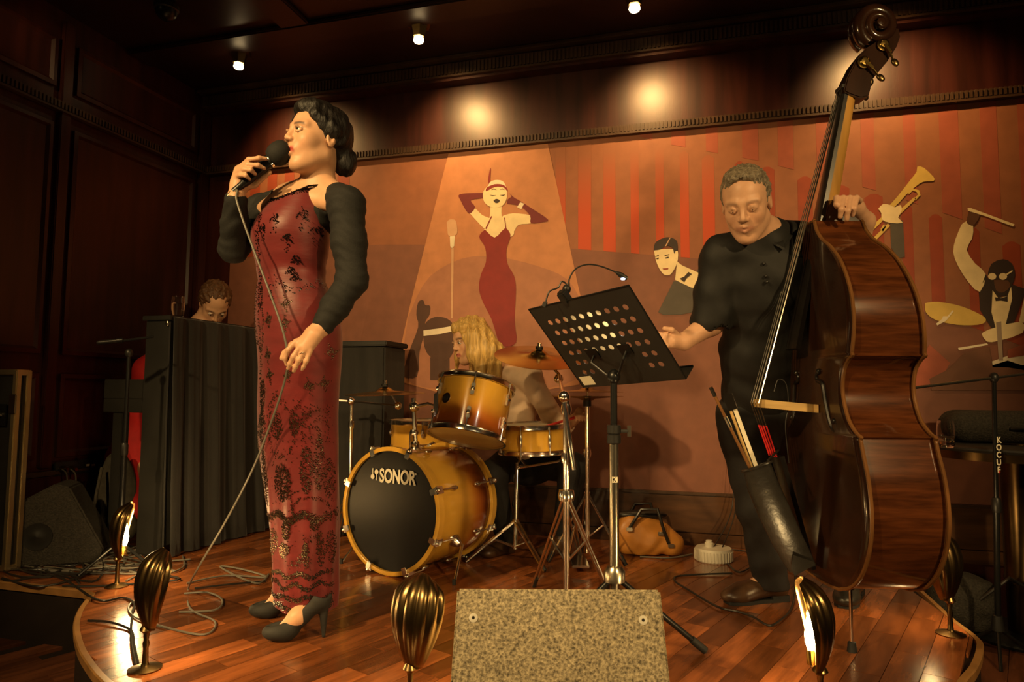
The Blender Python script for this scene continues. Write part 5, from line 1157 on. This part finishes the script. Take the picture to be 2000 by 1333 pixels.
for u in (.34,.66): MB().tube([D(u,.62,.002), D(u,.64,.03), hub+(D(u,.8,.045)-hub)*.25, hub], .0045, 8).build('bracket_arm', 'black_metal', ms); MB().box(D(u,.60,.004), (.05,.04,.004), frame3(wv_.normalized(), hv.normalized(), nrm)).build('bracket_plate', 'black_metal', ms)
MB().ball(hub, (.022,.022,.026)).build('tilt_joint', 'black_metal', ms)
pole0 = PZ(1192,1288,ZS); ptop = V(hub.x,hub.y,hub.z-.01); pm = V(pole0.x+(ptop.x-pole0.x)*.5, pole0.y+(ptop.y-pole0.y)*.5, 0)
base = V(ptop.x,ptop.y,ZS)
MB().tube([ptop, V(ptop.x,ptop.y,.93)], .0115, 14).build('upper_tube', 'black_metal', ms); MB().tube([V(ptop.x,ptop.y,.95), V(ptop.x,ptop.y,ZS+.10)], .0155, 14).build('lower_tube', 'steel', ms)
cl_ = MB().lathe([(.021,-.03),(.023,-.028),(.023,-.003),(.019,0),(.023,.003),(.023,.028),(.021,.03)], V(ptop.x,ptop.y,.945), (0,0,1), 16).build('clutch', 'black_plastic', ms)
MB().tube([V(ptop.x,ptop.y,.955), V(ptop.x,ptop.y,.955)+hr*.045], [.008,.006], 8).build('clutch_knob', 'black_plastic', ms); MB().box(V(ptop.x,ptop.y,.955)+hr*.05, (.012,.008,.036)).build('knob_wing', 'steel', ms)
lab = V(ptop.x,ptop.y,.80)-away*.0162; MB().box(lab, (.018,.001,.018), frame3(hr,away,V(0,0,1))).build('maker_label', 'off_white', ms); text('K', lab-away*.0006-hr*.002, hr, (0,0,1), .018, 'ebony', ms, 'maker_letter')
lh = V(ptop.x,ptop.y,ZS+.245); MB().lathe([(.02,-.02),(.034,-.018),(.034,.014),(.024,.03)], lh, (0,0,1), 12).build('leg_hub', 'steel', ms)
for f in (PZ(1375,1277,ZS), base+(-hr*.26-away*.04), base+(away*.25-hr*.05)):
    f = V(f.x,f.y,ZS+.012); lg = MB().tube([lh+(f-lh).normalized()*.02, f], .0095, 10).build('leg', 'black_metal', ms); MB().tube([f+(lh-f).normalized()*.05, f-(lh-f).normalized()*.006], .0125, 10).build('rubber_foot', 'rubber', lg)
# clip-on lamp
cl0 = D(.40,.0,.0); lp = thing('clip_lamp', 'black gooseneck clip lamp with small blue-white light on the music stand', 'lamp', cl0)
MB().box(cl0+V(0,0,.012), (.034,.03,.05), frame3(wv_.normalized(), nrm, hv.normalized())).build('clip', 'black_plastic', lp, bevel=.006); MB().ball(cl0+V(0,0,.03)-nrm*.012, (.014,.014,.016)).build('base', 'black_plastic', lp)
dl = (cl0-CAM).dot(FW)
MB().tube([Vector(q) for q in spline([tuple(PD(x,y,dl-.02)) for x,y in ((1112,562),(1112,545),(1125,525),(1148,517),(1175,521),(1205,533))], 6)], .0026, 8).build('gooseneck', 'black_plastic', lp)
MB().tube([Vector(q) for q in spline([tuple(PD(x,y,dl-.0)) for x,y in ((1112,560),(1098,550),(1090,562),(1073,570),(1066,590))], 6)], .0026, 8).build('gooseneck', 'black_plastic', lp)
hd_ = [PD(1203,532,dl-.02), PD(1212,537,dl-.02), PD(1225,545,dl-.02)]; MB().tube(hd_, [.004,.009,.007], 10).build('lamp_head', 'black_plastic', lp); MB().ball(PD(1217,545,dl-.022), (.008,.006,.004)).build('led', 'led', lp); spot('clip_lamp_light', PD(1217,548,dl-.02), D(.47,.5,-.004), 5.5, 85, .5, .01, (1.0,.85,.62)); MB().tube([PD(1066,590,dl), PD(1062,600,dl)], [.007,.009], 8).build('lamp_head', 'black_plastic', lp)
# ------------------------------------------------------------------ stage monitors
t0, t1 = PD(893,1150,1.76), PD(1290,1152,1.76); b0, b1 = PD(872,1400,1.585), PD(1322,1402,1.585)
for p in (b0,b1): p.z = ZS+.004
wd_ = thing('stage_monitor', 'speckled grey wedge stage monitor with two screws facing the singer', 'monitor speaker', (b0+b1)/2)
dpt = away*.36
prof = lambda p, q: [p, q, q+dpt*.55+V(0,0,-.06), p+away*.44*1.0]
A_ = [t0, b0, b0+away*.50, t0+away*.22+V(0,0,-.10)]; B_ = [t1, b1, b1+away*.50, t1+away*.22+V(0,0,-.10)]
MB().add(A_+B_, [(0,1,2,3),(7,6,5,4),(0,4,5,1),(1,5,6,2),(2,6,7,3),(3,7,4,0)]).build('cabinet', 'speckle', wd_, bevel=.006)
fn = (t1-t0).cross(b0-t0).normalized(); fn = fn if fn.dot(CAM-t0) > 0 else -fn
for u, v in ((.088,.205),(.905,.215)):
    c = t0+(t1-t0)*u+(b0-t0)*v; s_ = MB().lathe([(.0115,-.001),(.0115,.002),(.008,.0035),(.0045,.0035),(.0035,.001),(.001,.001)], c, fn, 18).build('screw', 'white_plastic', wd_); MB().lathe([(.0035,.0012),(.001,.0036)], c, fn, 10).build('screw_hole', 'ebony', s_)
q = PZ(62,1090,ZS); wl_ = thing('stage_monitor', 'dark carpeted wedge monitor lying by the left wall', 'monitor speaker', q)
c0 = PZ(20,1112,ZS); c1w = PZ(118,1106,ZS); u_ = (c1w-c0).normalized(); v_ = V(-u_.y,u_.x,0)
A_ = [(0,0),(.34,0),(.36,.06),(.20,.36),(.14,.38),(0,.30)]
MB().prism([c0+u_*.02+u_*x+V(0,0,z+.002) for x,z in A_], v_*.20).build('cabinet', 'carpet_dark', wl_, bevel=.008)
MB().lathe([(.062,0),(.062,.004),(.045,.002),(.02,.004),(.001,.012)], c0+u_*.10+V(0,0,.14), -v_, 24).build('speaker_port', 'black_plastic', wl_)
# ------------------------------------------------------------------ scallop-shell footlights
def shell_light(base, face, label, on, tilt=.14, watts=0., S=1.):
    base = Vector(base); f = Vector(face).normalized(); s = V(-f.y,f.x,0); t = thing('footlight', label, 'footlight', base, 'shell footlights round the stage edge')
    MB().lathe([(.001,0),(.046*S,.0),(.047*S,.004),(.030*S,.009),(.012*S,.013),(.009*S,.02),(.0075*S,.06),(.010*S,.075),(.007*S,.085),(.009*S,.105),(.020*S,.115),(.012*S,.13)], base, (0,0,1), 20).build('stem', 'old_brass', t)
    H = .235*S; W = .074*S; NU, NV = 57, 16; o_ = base+V(0,0,.115*S)
    def sp(i, j, off):
        v = j/(NV-1); ph = -1+2*i/(NU-1)
        w_ = W*(math.sin(math.pi*(.10+.62*v))**.9)*(1 if v < .8 else math.sqrt(max(.02,1-((v-.8)/.215)**2)))
        fl = 1+.11*abs(math.sin(ph*math.pi*3.5))*min(1,v*1.6)
        a = ph*math.pi*.52; x = w_*math.sin(a)*fl; dp = -w_*.80*math.cos(a)*fl-off*math.cos(a); x -= off*math.sin(a)*-1*0
        z = H*v*(1-.06*abs(ph)**2)
        lean = f*(tilt*z*1.1*v)
        return o_+s*x+f*(dp+.015)+lean+V(0,0,z)
    vs = [sp(i,j,0) for j in range(NV) for i in range(NU)]+[sp(i,j,-.003) for j in range(NV) for i in range(NU)]; n = NU*NV; fs = []
    for j in range(NV-1):
        for i in range(NU-1):
            a = j*NU+i; fs += [(a,a+1,a+NU+1,a+NU),(n+a,n+a+NU,n+a+NU+1,n+a+1)]
    for i in range(NU-1): a = (NV-1)*NU+i; fs += [(a,a+1,n+a+1,n+a)]; fs += [(i+1,i,n+i,n+i+1)]
    for j in range(NV-1): a = j*NU; fs += [(a+NU,a,n+a,n+a+NU)]; a = j*NU+NU-1; fs += [(a,a+NU,n+a+NU,n+a)]
    MB().add(vs, fs).build('shell', 'old_brass', t, ang=70)
    bc_ = o_+f*.022+V(0,0,.045*S); MB().lathe([(.010,-.03),(.011,0),(.009,.006)], bc_, (0,0,1), 12).build('socket', 'brass', t)
    MB().lathe([(.006,.004),(.0125,.025),(.014,.045),(.010,.075),(.004,.105),(.001,.118)], bc_, (0,0,1), 14).build('bulb', 'bulb', t)
    l = bpy.data.lights.new('footlight_glow', 'POINT'); l.energy = watts; l.color = WARM; l.shadow_soft_size = .02; lo = bpy.data.objects.new('footlight_glow', l); COL.objects.link(lo); lo.location = bc_+f*.032+V(0,0,.06)
    return t
toc = -away
shell_light(PZ(228,1146,ZS), hr*.92+away*.38, 'lit brass shell footlight shining on the side of the black piano', 1, watts=9)
shell_light(PZ(283,1308,ZS), hr*.75+away*.65, 'tarnished brass shell footlight near the singer with cables round its foot', 1, watts=5)
q = PD(800,1392,1.74); shell_light((q.x,q.y,ZS), hr*.55+away*.8, 'brass shell footlight next to the speckled grey monitor', 1, watts=3)
q = PD(1604,1392,1.74); shell_light((q.x,q.y,ZS), -hr*.96+away*.22, 'glowing brass shell footlight before the bass player', 1, watts=5)
shell_light(PZ(1857,1240,ZS), -hr*.45+away*.9, 'dull brass shell footlight at the stage edge by the round table', 1, watts=4)
# ------------------------------------------------------------------ piano with velvet drape
K = PZ(312,1090,ZS); kx, ky = K.x, K.y; PH = 1.46; PLn = .98
pn2 = thing('piano', 'black upright piano draped with dark velvet on its back', 'piano', (kx-.1,ky+.4,ZS))
def bx(name, x0, x1, y0, y1, z0, z1, mt, par=pn2, bev=.003): return MB().box(((x0+x1)/2,(y0+y1)/2,(z0+z1)/2),(x1-x0,y1-y0,z1-z0)).build(name, mt, par, bevel=bev)
bx('side_panel', kx-.15, kx, ky, ky+.03, ZS+.003, PH-.03, 'black_paint'); bx('side_panel', kx-.15, kx, ky+PLn-.03, ky+PLn, ZS+.003, PH-.03, 'black_paint')
bx('front_board', kx-.15, kx-.13, ky+.03, ky+PLn-.03, .95, PH-.03, 'black_paint'); bx('back_board', kx-.02, kx, ky+.03, ky+PLn-.03, ZS+.05, PH-.03, 'black_paint'); bx('lid', kx-.165, kx+.012, ky-.012, ky+PLn+.012, PH-.03, PH-.005, 'black_paint')
kb = bx('key_bed', kx-.40, kx-.15, ky, ky+PLn, .96, 1.03, 'black_paint'); bx('key_cheek', kx-.40, kx-.15, ky, ky+.03, 1.03, 1.13, 'black_paint')
bx('key_cheek', kx-.40, kx-.15, ky+PLn-.03, ky+PLn, 1.03, 1.13, 'black_paint'); bx('leg', kx-.345, kx-.285, ky+.01, ky+.06, ZS+.003, .96, 'black_paint'); bx('leg', kx-.345, kx-.285, ky+PLn-.06, ky+PLn-.01, ZS+.003, .96, 'black_paint')
bx('white_keys', kx-.38, kx-.23, ky+.04, ky+PLn-.04, 1.03, 1.045, 'off_white', kb)
vd = []; NVx = 150
for j, z in enumerate((PH-.012, PH-.02, 1.2, .9, .6, ZS+.10, ZS+.008)):
    row = []
    for i in range(NVx):
        u = i/(NVx-1); yv = ky+.005+u*(PLn-.01); am = (.004,.007,.012,.018,.022,.027,.030)[j]
        row.append(V(kx+.008+am+am*(math.sin(u*41+1.5*math.sin(u*7))+.4*math.sin(u*93+1+2*math.sin(u*5)))*.6+(.05*(.25+u)*((1.45-z)/1.2)**1.5), yv, z))
    vd.append(row)
fs = [(j*NVx+i, j*NVx+i+1, (j+1)*NVx+i+1, (j+1)*NVx+i) for j in range(6) for i in range(NVx-1)]
vo = MB().add([p for r in vd for p in r], fs).build('velvet_drape', 'velvet', pn2, ang=80); so = vo.modifiers.new('thickness','SOLIDIFY'); so.thickness = .004
MB().tube([V(kx+.004,ky-.004,PH-.04), V(kx+.006,ky-.004,.9), V(kx+.02,ky-.004,ZS+.02)], .004, 6).build('drape_hem', 'velvet', pn2)
MB().ball((kx-.01,ky-.008,PH-.045), (.012,.008,.016)).build('drape_clip', 'steel', pn2)
# glasses of water
def glass(c, label, lvl=.6):
    c = Vector(c); t = thing('water_glass', label, 'glass', c, 'water glasses')
    o = [(.001,.0),(.024,.0),(.029,.012),(.034,.05),(.0335,.085),(.030,.112)]; i_ = [(.0285,.112),(.032,.085),(.0325,.05),(.0275,.016),(.022,.009),(.001,.009)]
    MB().lathe(o+i_, c, (0,0,1), 32).build('tumbler', 'glass', t); MB().lathe([(.001,.0095),(.0215,.0095),(.027,.0165),(.0318,.05),(.0316,.075*lvl/.6),(.001,.075*lvl/.6)], c, (0,0,1), 32).build('water', 'water', t)
g0 = PZ(376,606,PH-.004); glass((kx-.05, ky+.10, PH-.0045), 'water glass standing on top of the black piano')
# tall black velvet cabinet against the back wall, right of the singer
cbn = thing('equipment_cabinet', 'tall black cloth-covered cabinet between singer and mural', 'cabinet', (0,0,0)); p = PD(712,1000,4.0); cbn.location = (p.x,p.y,ZS)
Zt = PD(712,668,4.0).z
MB().box((p.x,p.y,(ZS+.003+Zt-.03)/2), (.36,.28,Zt-.033-ZS)).build('body', 'velvet', cbn, bevel=.01); MB().box((p.x,p.y,Zt-.015), (.385,.305,.03)).build('lid', 'black_paint', cbn, bevel=.006)
# ------------------------------------------------------------------ microphone stands
def mic_stand(name, label, base, top, boom0, boom1, mic=False, bandz=None):
    t = thing(name, label, 'microphone stand', base); base = Vector(base); top = Vector(top)
    MB().tube([base+V(0,0,.12), base.lerp(top,.55)], .0115, 10).build('lower_pole', 'black_metal', t); MB().tube([base.lerp(top,.5), top], .0085, 10).build('upper_pole', 'black_metal', t)
    MB().lathe([(.014,-.03),(.017,-.02),(.017,.02),(.013,.03)], base.lerp(top,.55), (0,0,1), 12).build('clutch', 'black_plastic', t); MB().lathe([(.012,-.03),(.026,-.028),(.018,.03),(.012,.035)], base+V(0,0,.15), (0,0,1), 14).build('leg_hub', 'black_plastic', t)
    for a in (.2,2.3,4.4): f = base+Vector((math.cos(a),math.sin(a),0))*.17+V(0,0,.012); MB().tube([base+V(0,0,.13), f], .007, 8).build('leg', 'black_metal', t)
    MB().ball(top, (.018,.018,.022)).build('boom_joint', 'black_plastic', t); MB().tube([boom0, boom1], .006, 8).build('boom_arm', 'steel' if not mic else 'black_metal', t)
    return t
mb = PZ(1952,1292,0); md_ = (mb-CAM).dot(FW); rs_ = mic_stand('microphone_stand', 'black boom microphone stand in front of the round table', mb, PD(1941,738,md_), PD(1785,758,md_-.05), PD(2030,727,md_+.03))
zl = PD(1946,885,md_); [text(ch_, PD(1946.5,860+14.5*k_,md_)-away*.013, hr, (0,0,1), .034, 'off_white', rs_, 'maker_letter', .8) for k_, ch_ in enumerate('KOCUF')]; MB().box(PD(1947,922,md_)-away*.012, (.010,.001,.008), frame3(hr,away,V(0,0,1))).build('red_mark', 'red_plastic', rs_)
mp = PZ(255,1000,ZS); p_ = PD(252,690,3.18); pb2 = V(p_.x,p_.y,ZS)
mic_stand('microphone_stand', 'small black microphone stand at the left end of the piano', pb2, p_, PD(300,658,3.2), PD(232,667,3.15), True)
sm = thing('microphone', 'slim dark microphone on the boom stand by the piano', 'microphone', PD(215,668,3.14)); MB().tube([PD(190,670,3.12), PD(194,669.5,3.12), PD(232,666,3.15), PD(236,666,3.15)], [.007,.0105,.0095,.007], 12).build('capsule_body', 'black_plastic', sm); MB().tube([PD(228,666,3.147),PD(240,665,3.155)], .0125, 10).build('clip', 'black_metal', sm)
# grey backpack beside the piano
q = PZ(206,1074,ZS)+V(-.05,0,0); bpk = thing('backpack', 'limp grey canvas backpack leaning by the piano leg', 'bag', q); qa = np.array(q)
sd_obj('sack', [ell(qa+U_*.28+np.array((0,.1,0)), (.09,.09,.22), None, .05), ell(qa+U_*.08+np.array((-.03,.02,0)), (.10,.10,.07), None, .05), ell(qa+U_*.10+np.array((.03,.1,0)), (.08,.10,.09), None, .04), half(qa+U_*.004, -U_)], .008, 'canvas_grey', bpk, disp=noise_disp(.006,22,22,26))
MB().tube([Vector(qa)+V(.02,-.02,.42), Vector(qa)+V(.06,-.09,.25), Vector(qa)+V(.03,-.10,.06)], .008, 8).build('shoulder_strap', 'canvas_grey', bpk)
# ------------------------------------------------------------------ flight case at the left edge
fc = thing('flight_case', 'black flight case with aluminium edges at the stage\'s left', 'flight case', PD(-60,1060,2.75)); fx, fy = PD(24,900,3.1).x, PD(24,900,3.1).y
zt = PD(28,722,3.1).z; x0 = fx-.27; zm = (zt+ZS)/2; zh = zt-ZS; fc.location = (fx-.13,fy,ZS); cs = MB().box((fx-.135-.006,fy+.025,zm+.004),(.26,.05,zh-.02)).build('body', 'black_paint', fc)
for x in (x0, fx): 
    for y in (fy, fy+.05): MB().box((x,y,zm+.001),(.026,.026,zh-.004)).build('edge_profile', 'case_alu', fc, bevel=.004)
for z in (ZS+.015, zt-.013):
    for y in (fy, fy+.05): MB().box((fx-.135,y,z),(.27,.024,.026)).build('edge_profile', 'case_alu', fc, bevel=.004)
    for x in (x0, fx): MB().box((x,fy+.025,z),(.024,.05,.026)).build('edge_profile', 'case_alu', fc, bevel=.004)
lz = PD(26,790,3.1).z; MB().box((fx+.004,fy-.016,lz),(.045,.012,.09)).build('latch', 'steel', fc, bevel=.004); MB().box((fx-.14,fy-.012,lz-.05),(.20,.006,.10)).build('rack_panel', 'black_metal', fc)
for k_ in range(4): MB().lathe([(.010,0),(.008,.014),(.001,.015)], (fx-.22+.05*k_,fy-.015,lz-.05), (0,-1,0), 12).build('rack_knob', 'steel', fc)
# wall sockets
so_ = thing('wall_socket', 'dark wall socket strip with two plugged-in cables', 'socket', PX(148,915,XL+.03)); a = PX(106,918,XL+.034); b = PX(186,910,XL+.034)
MB().box(((a.x+b.x)/2+.0,(a.y+b.y)/2,a.z), (.012,abs(b.y-a.y),.075)).build('plate', 'black_plastic', so_, bevel=.003)
for x, mt in ((121,'old_brass'),(138,'old_brass')): c = PX(x,917,XL+.045); MB().lathe([(.017,-.01),(.017,.022),(.009,.04)], c, (1,0,0), 14).build('plug', mt, so_)
for x in (172,182): MB().box(PX(x,909,XL+.041), (.004,.022,.012)).build('switch', 'off_white', so_)
for k_, x in enumerate((121,138)):
    c = PX(x,917,XL+.08); e_ = PZ(96+14*k_,1078,ZS+.006); e_.x = max(e_.x, XL+.09)
    tag(MB().tube([Vector(q) for q in spline([tuple(c), tuple(c+V(.05,-.01,-.05)), tuple(c.lerp(e_,.6)+V(.04,0,-.02)), (e_.x,e_.y,ZS+.012)], 6)], .004, 6).build('power_cable', 'cable_grey'), ('grey power cable in the wall socket\'s plug nearer the flight case','grey power cable in the wall socket\'s plug nearer the piano')[k_], 'cable', 'power cables at the wall socket')
# ------------------------------------------------------------------ loose cables on the stage
random.seed(21)
def floor_cable(pts, r, mt, label, group): 
    P = [PZ(x,y,ZS+r+.001+.004*(i%2)) for i,(x,y) in enumerate(pts)]
    return tag(MB().tube([Vector(q) for q in spline([tuple(p) for p in P], 7)], r, 6).build('floor_cable', mt), label, 'cable', group)
for k_ in range(16):
    n = random.randint(5,8); cx = random.uniform(60,270); cy = random.uniform(1085,1140); pts = []
    for i in range(n): a = i*random.uniform(.8,1.5)+k_; pts.append((max(6,cx+random.uniform(50,150)*math.cos(a)), min(1146-max(0,(cx-170))*.02, max(1066, cy+random.uniform(10,30)*math.sin(a)))))
    mk_ = random.choice(['cable','cable','cable_grey']); floor_cable(pts, .0042, mk_, ('black' if mk_ == 'cable' else 'grey')+' cable in the tangled heap left of the piano', 'tangled '+('black' if mk_ == 'cable' else 'grey')+' cables on the stage')
floor_cable([(265,1300),(256,1250),(258,1200),(262,1180),(240,1168),(190,1172),(120,1130),(60,1120),(20,1105)], .0045, 'cable', 'black cable leading from the singer-side footlight into the heap', None)
floor_cable([(270,1298),(262,1262),(255,1232),(215,1216),(172,1213)], .0045, 'cable', 'short black cable from the footlight over the stage edge', None)
floor_cable([(350,1196),(420,1192),(434,1172),(405,1158),(360,1160)], .004, 'cable_grey', 'grey cable loop lying beside the footlight near the singer', None)
floor_cable([(365,1140),(440,1125),(520,1128),(470,1112),(430,1108),(500,1140),(525,1122)], .0042, 'cable_grey', 'grey looped cable on the floor at the foot of the velvet drape', None)
floor_cable([(380,1150),(450,1142),(520,1136)], .0042, 'cable', 'dark cable lying straight behind the singer\'s heels', None)
floor_cable([(1552,1105),(1553,1150),(1545,1190),(1520,1215),(1500,1222),(1470,1205),(1440,1195),(1400,1185),(1340,1150),(1318,1135),(1330,1125),(1430,1120)], .004, 'cable', 'black pickup cable curving round the bass player\'s shoe', None)
# ------------------------------------------------------------------ handbag, power box
hq = PZ(1270,1083,ZS); hq.y = min(hq.y, YB-.16); ha = np.array(hq); bgx = np.array(_rt); hbag = thing('handbag', 'tan leather handbag with black handles on the floor by the wall', 'handbag', hq)
RB = np.stack([bgx, np.array(away), U_], 1)
sd_obj('leather_body', [ell(ha+U_*.075-bgx*.02, (.165,.075,.10), RB, .03), ell(ha+U_*.13-bgx*.07, (.11,.055,.09), RB, .04), ell(ha+U_*.05+bgx*.10, (.07,.07,.06), RB, .03), half(ha+U_*.004, -U_)], .005, 'bag_tan', hbag, disp=noise_disp(.004,26,26,30))
sd_obj('zip_top', [ell(ha+U_*.20-bgx*.04, (.13,.04,.025), RB, .02)], .005, 'leather_black', hbag)
for g, w_ in ((-1,.08),(1,.06)): MB().tube([Vector(ha+U_*.14-bgx*.12-np.array(away)*(.06*-g)*-1*g*0-np.array(away)*.07*g), Vector(ha+U_*.24-bgx*.06-np.array(away)*.085*g), Vector(ha+U_*.245+bgx*.02-np.array(away)*.085*g), Vector(ha+U_*.13+bgx*.055-np.array(away)*.085*g), Vector(ha+U_*.07+bgx*.08-np.array(away)*.07*g)], .009, 8).build('handle', 'leather_black', hbag)
for dx, dz in ((-.12,.14),(.04,.12),(.09,.06)): MB().box(Vector(ha+bgx*dx+U_*dz-np.array(away)*.078), (.03,.008,.018), frame3(hr,away,V(0,0,1))).build('buckle', 'steel', hbag, bevel=.002)
pq2 = PZ(1394,1100,ZS); pbx = thing('power_box', 'round ribbed white plastic power box on the stage', 'power box', pq2)
MB().lathe([(.001,0),(.088,.0),(.092,.006),(.092,.052),(.086,.062),(.04,.066),(.001,.066)], pq2+V(0,.06,0), (0,0,1), 36).build('housing', 'white_plastic', pbx)
rbm = MB()
for k_ in range(36): a = k_*math.pi/18; rbm.box(pq2+V(0,.06,.028)+Vector((math.cos(a),math.sin(a),0))*.092, (.005,.006,.046), frame3(Vector((math.cos(a),math.sin(a),0)),Vector((-math.sin(a),math.cos(a),0)),V(0,0,1)))
rbm.build('ribbing', 'white_plastic', pbx); MB().lathe([(.022,0),(.022,.02),(.017,.024),(.016,.034),(.001,.035)], pq2+V(-.02,.05,.064), (0,0,1), 18).build('cap', 'white_plastic', pbx)
for k_, pts in enumerate((((1352,1083),(1310,1090),(1250,1088)), ((1420,1100),(1445,1118),(1490,1100),(1560,1120)), ((1400,1072),(1440,1075),(1500,1085)))):
    floor_cable(pts, .004, ('cable_grey','cable','cable')[k_], ('pale cable from the white power box behind the handbag','black cable from the white power box to the bass player','black cable along the foot of the back wall')[k_], None)
for k_ in range(2):
    a = pq2+V(.04*k_,.05,.06); tag(MB().tube([Vector(q) for q in spline([tuple(a), tuple(PD(1428+8*k_,1000,3.55)), tuple(PD(1436+8*k_,900,3.6)), tuple(PD(1446+10*k_,850,3.62))], 6)], .003, 6).build('power_cable', 'cable'), ('thin black cable rising from the white power box, nearer the handbag','thin black cable rising from the white power box, nearer the double bass')[k_], 'cable', 'cables at the power box')
# ------------------------------------------------------------------ round table at the right
tb = PY(1900,1180,3.52); tbx, tby = 1.33, 3.54; tzt = PD(1900,868,(V(tbx,tby,1)-CAM).dot(FW)).z
tbl = thing('round_table', 'round table with dark top and ribbed brass column', 'table', (tbx,tby,0))
MB().lathe([(.001,0),(.33,.0),(.34,.01),(.34,.018),(.33,.024),(.001,.024)], (tbx,tby,tzt-.024), (0,0,1), 48).build('table_top', 'black_paint', tbl); MB().lathe([(.32,-.035),(.325,-.035),(.325,.0),(.32,.0)], (tbx,tby,tzt-.024), (0,0,1), 48, closed=True).build('brass_apron', 'dark_brass', tbl)
MB().lathe([(.075,0),(.075,.004),(.06,.012)]+[(.058,.02),(.058,.235),(.066,.24),(.066,.25),(.062,.255),(.062,tzt-.08),(.075,tzt-.06),(.08,tzt-.024)], (tbx,tby,.03), (0,0,1), 28).build('column', 'dark_brass', tbl); MB().lathe([(.001,.0),(.195,.0),(.20,.012),(.19,.026),(.08,.036),(.001,.036)], (tbx,tby,.0145), (0,0,1), 40).build('foot_plate', 'black_metal', tbl)
glass((PD(1848,858,(V(tbx,tby,1)-CAM).dot(FW)-.22).x, PD(1848,858,(V(tbx,tby,1)-CAM).dot(FW)-.22).y, tzt+.0005), 'water glass standing on the round table', .25)
ic = thing('instrument_case', 'soft black instrument case lying on the round table', 'case', (tbx+.05,tby+.12,tzt)); ca = np.array((tbx+.04,tby+.06,tzt))
sd_obj('case_shell', [cone(ca+np.array((-.22,0,.075)), ca+np.array((.2,0,.075)), .074,.074,.02), cone(ca+np.array((-.22,.1,.075)), ca+np.array((.2,.1,.075)), .074,.074,.03), half(ca+U_*.002, -U_)], .008, 'carpet_dark', ic); MB().tube([Vector(ca)+V(-.06,-.078,.07), Vector(ca)+V(-.03,-.10,.075), Vector(ca)+V(.05,-.10,.075), Vector(ca)+V(.08,-.078,.07)], .008, 8).build('handle', 'leather_black', ic)
sb = thing('shoulder_bag', 'dark soft bag with strap beneath the round table', 'bag', (tbx-.12,tby-.22,.014)); sa = np.array((tbx-.10,tby-.02,.05)); sd_obj('bag_body', [ell(sa+U_*.10+np.array((-.14,.0,0)), (.14,.10,.13), None, .04), ell(sa+U_*.14+np.array((-.1,0,0)), (.09,.09,.09), None, .04), half((0,0,.052), -U_)], .008, 'carpet_dark', sb, disp=noise_disp(.006,24,24,26)); MB().tube([Vector(sa)+V(-.1,-.09,.15), Vector(sa)+V(0,-.13,.26), Vector(sa)+V(.1,-.09,.2)], .008, 8).build('strap', 'leather_black', sb)
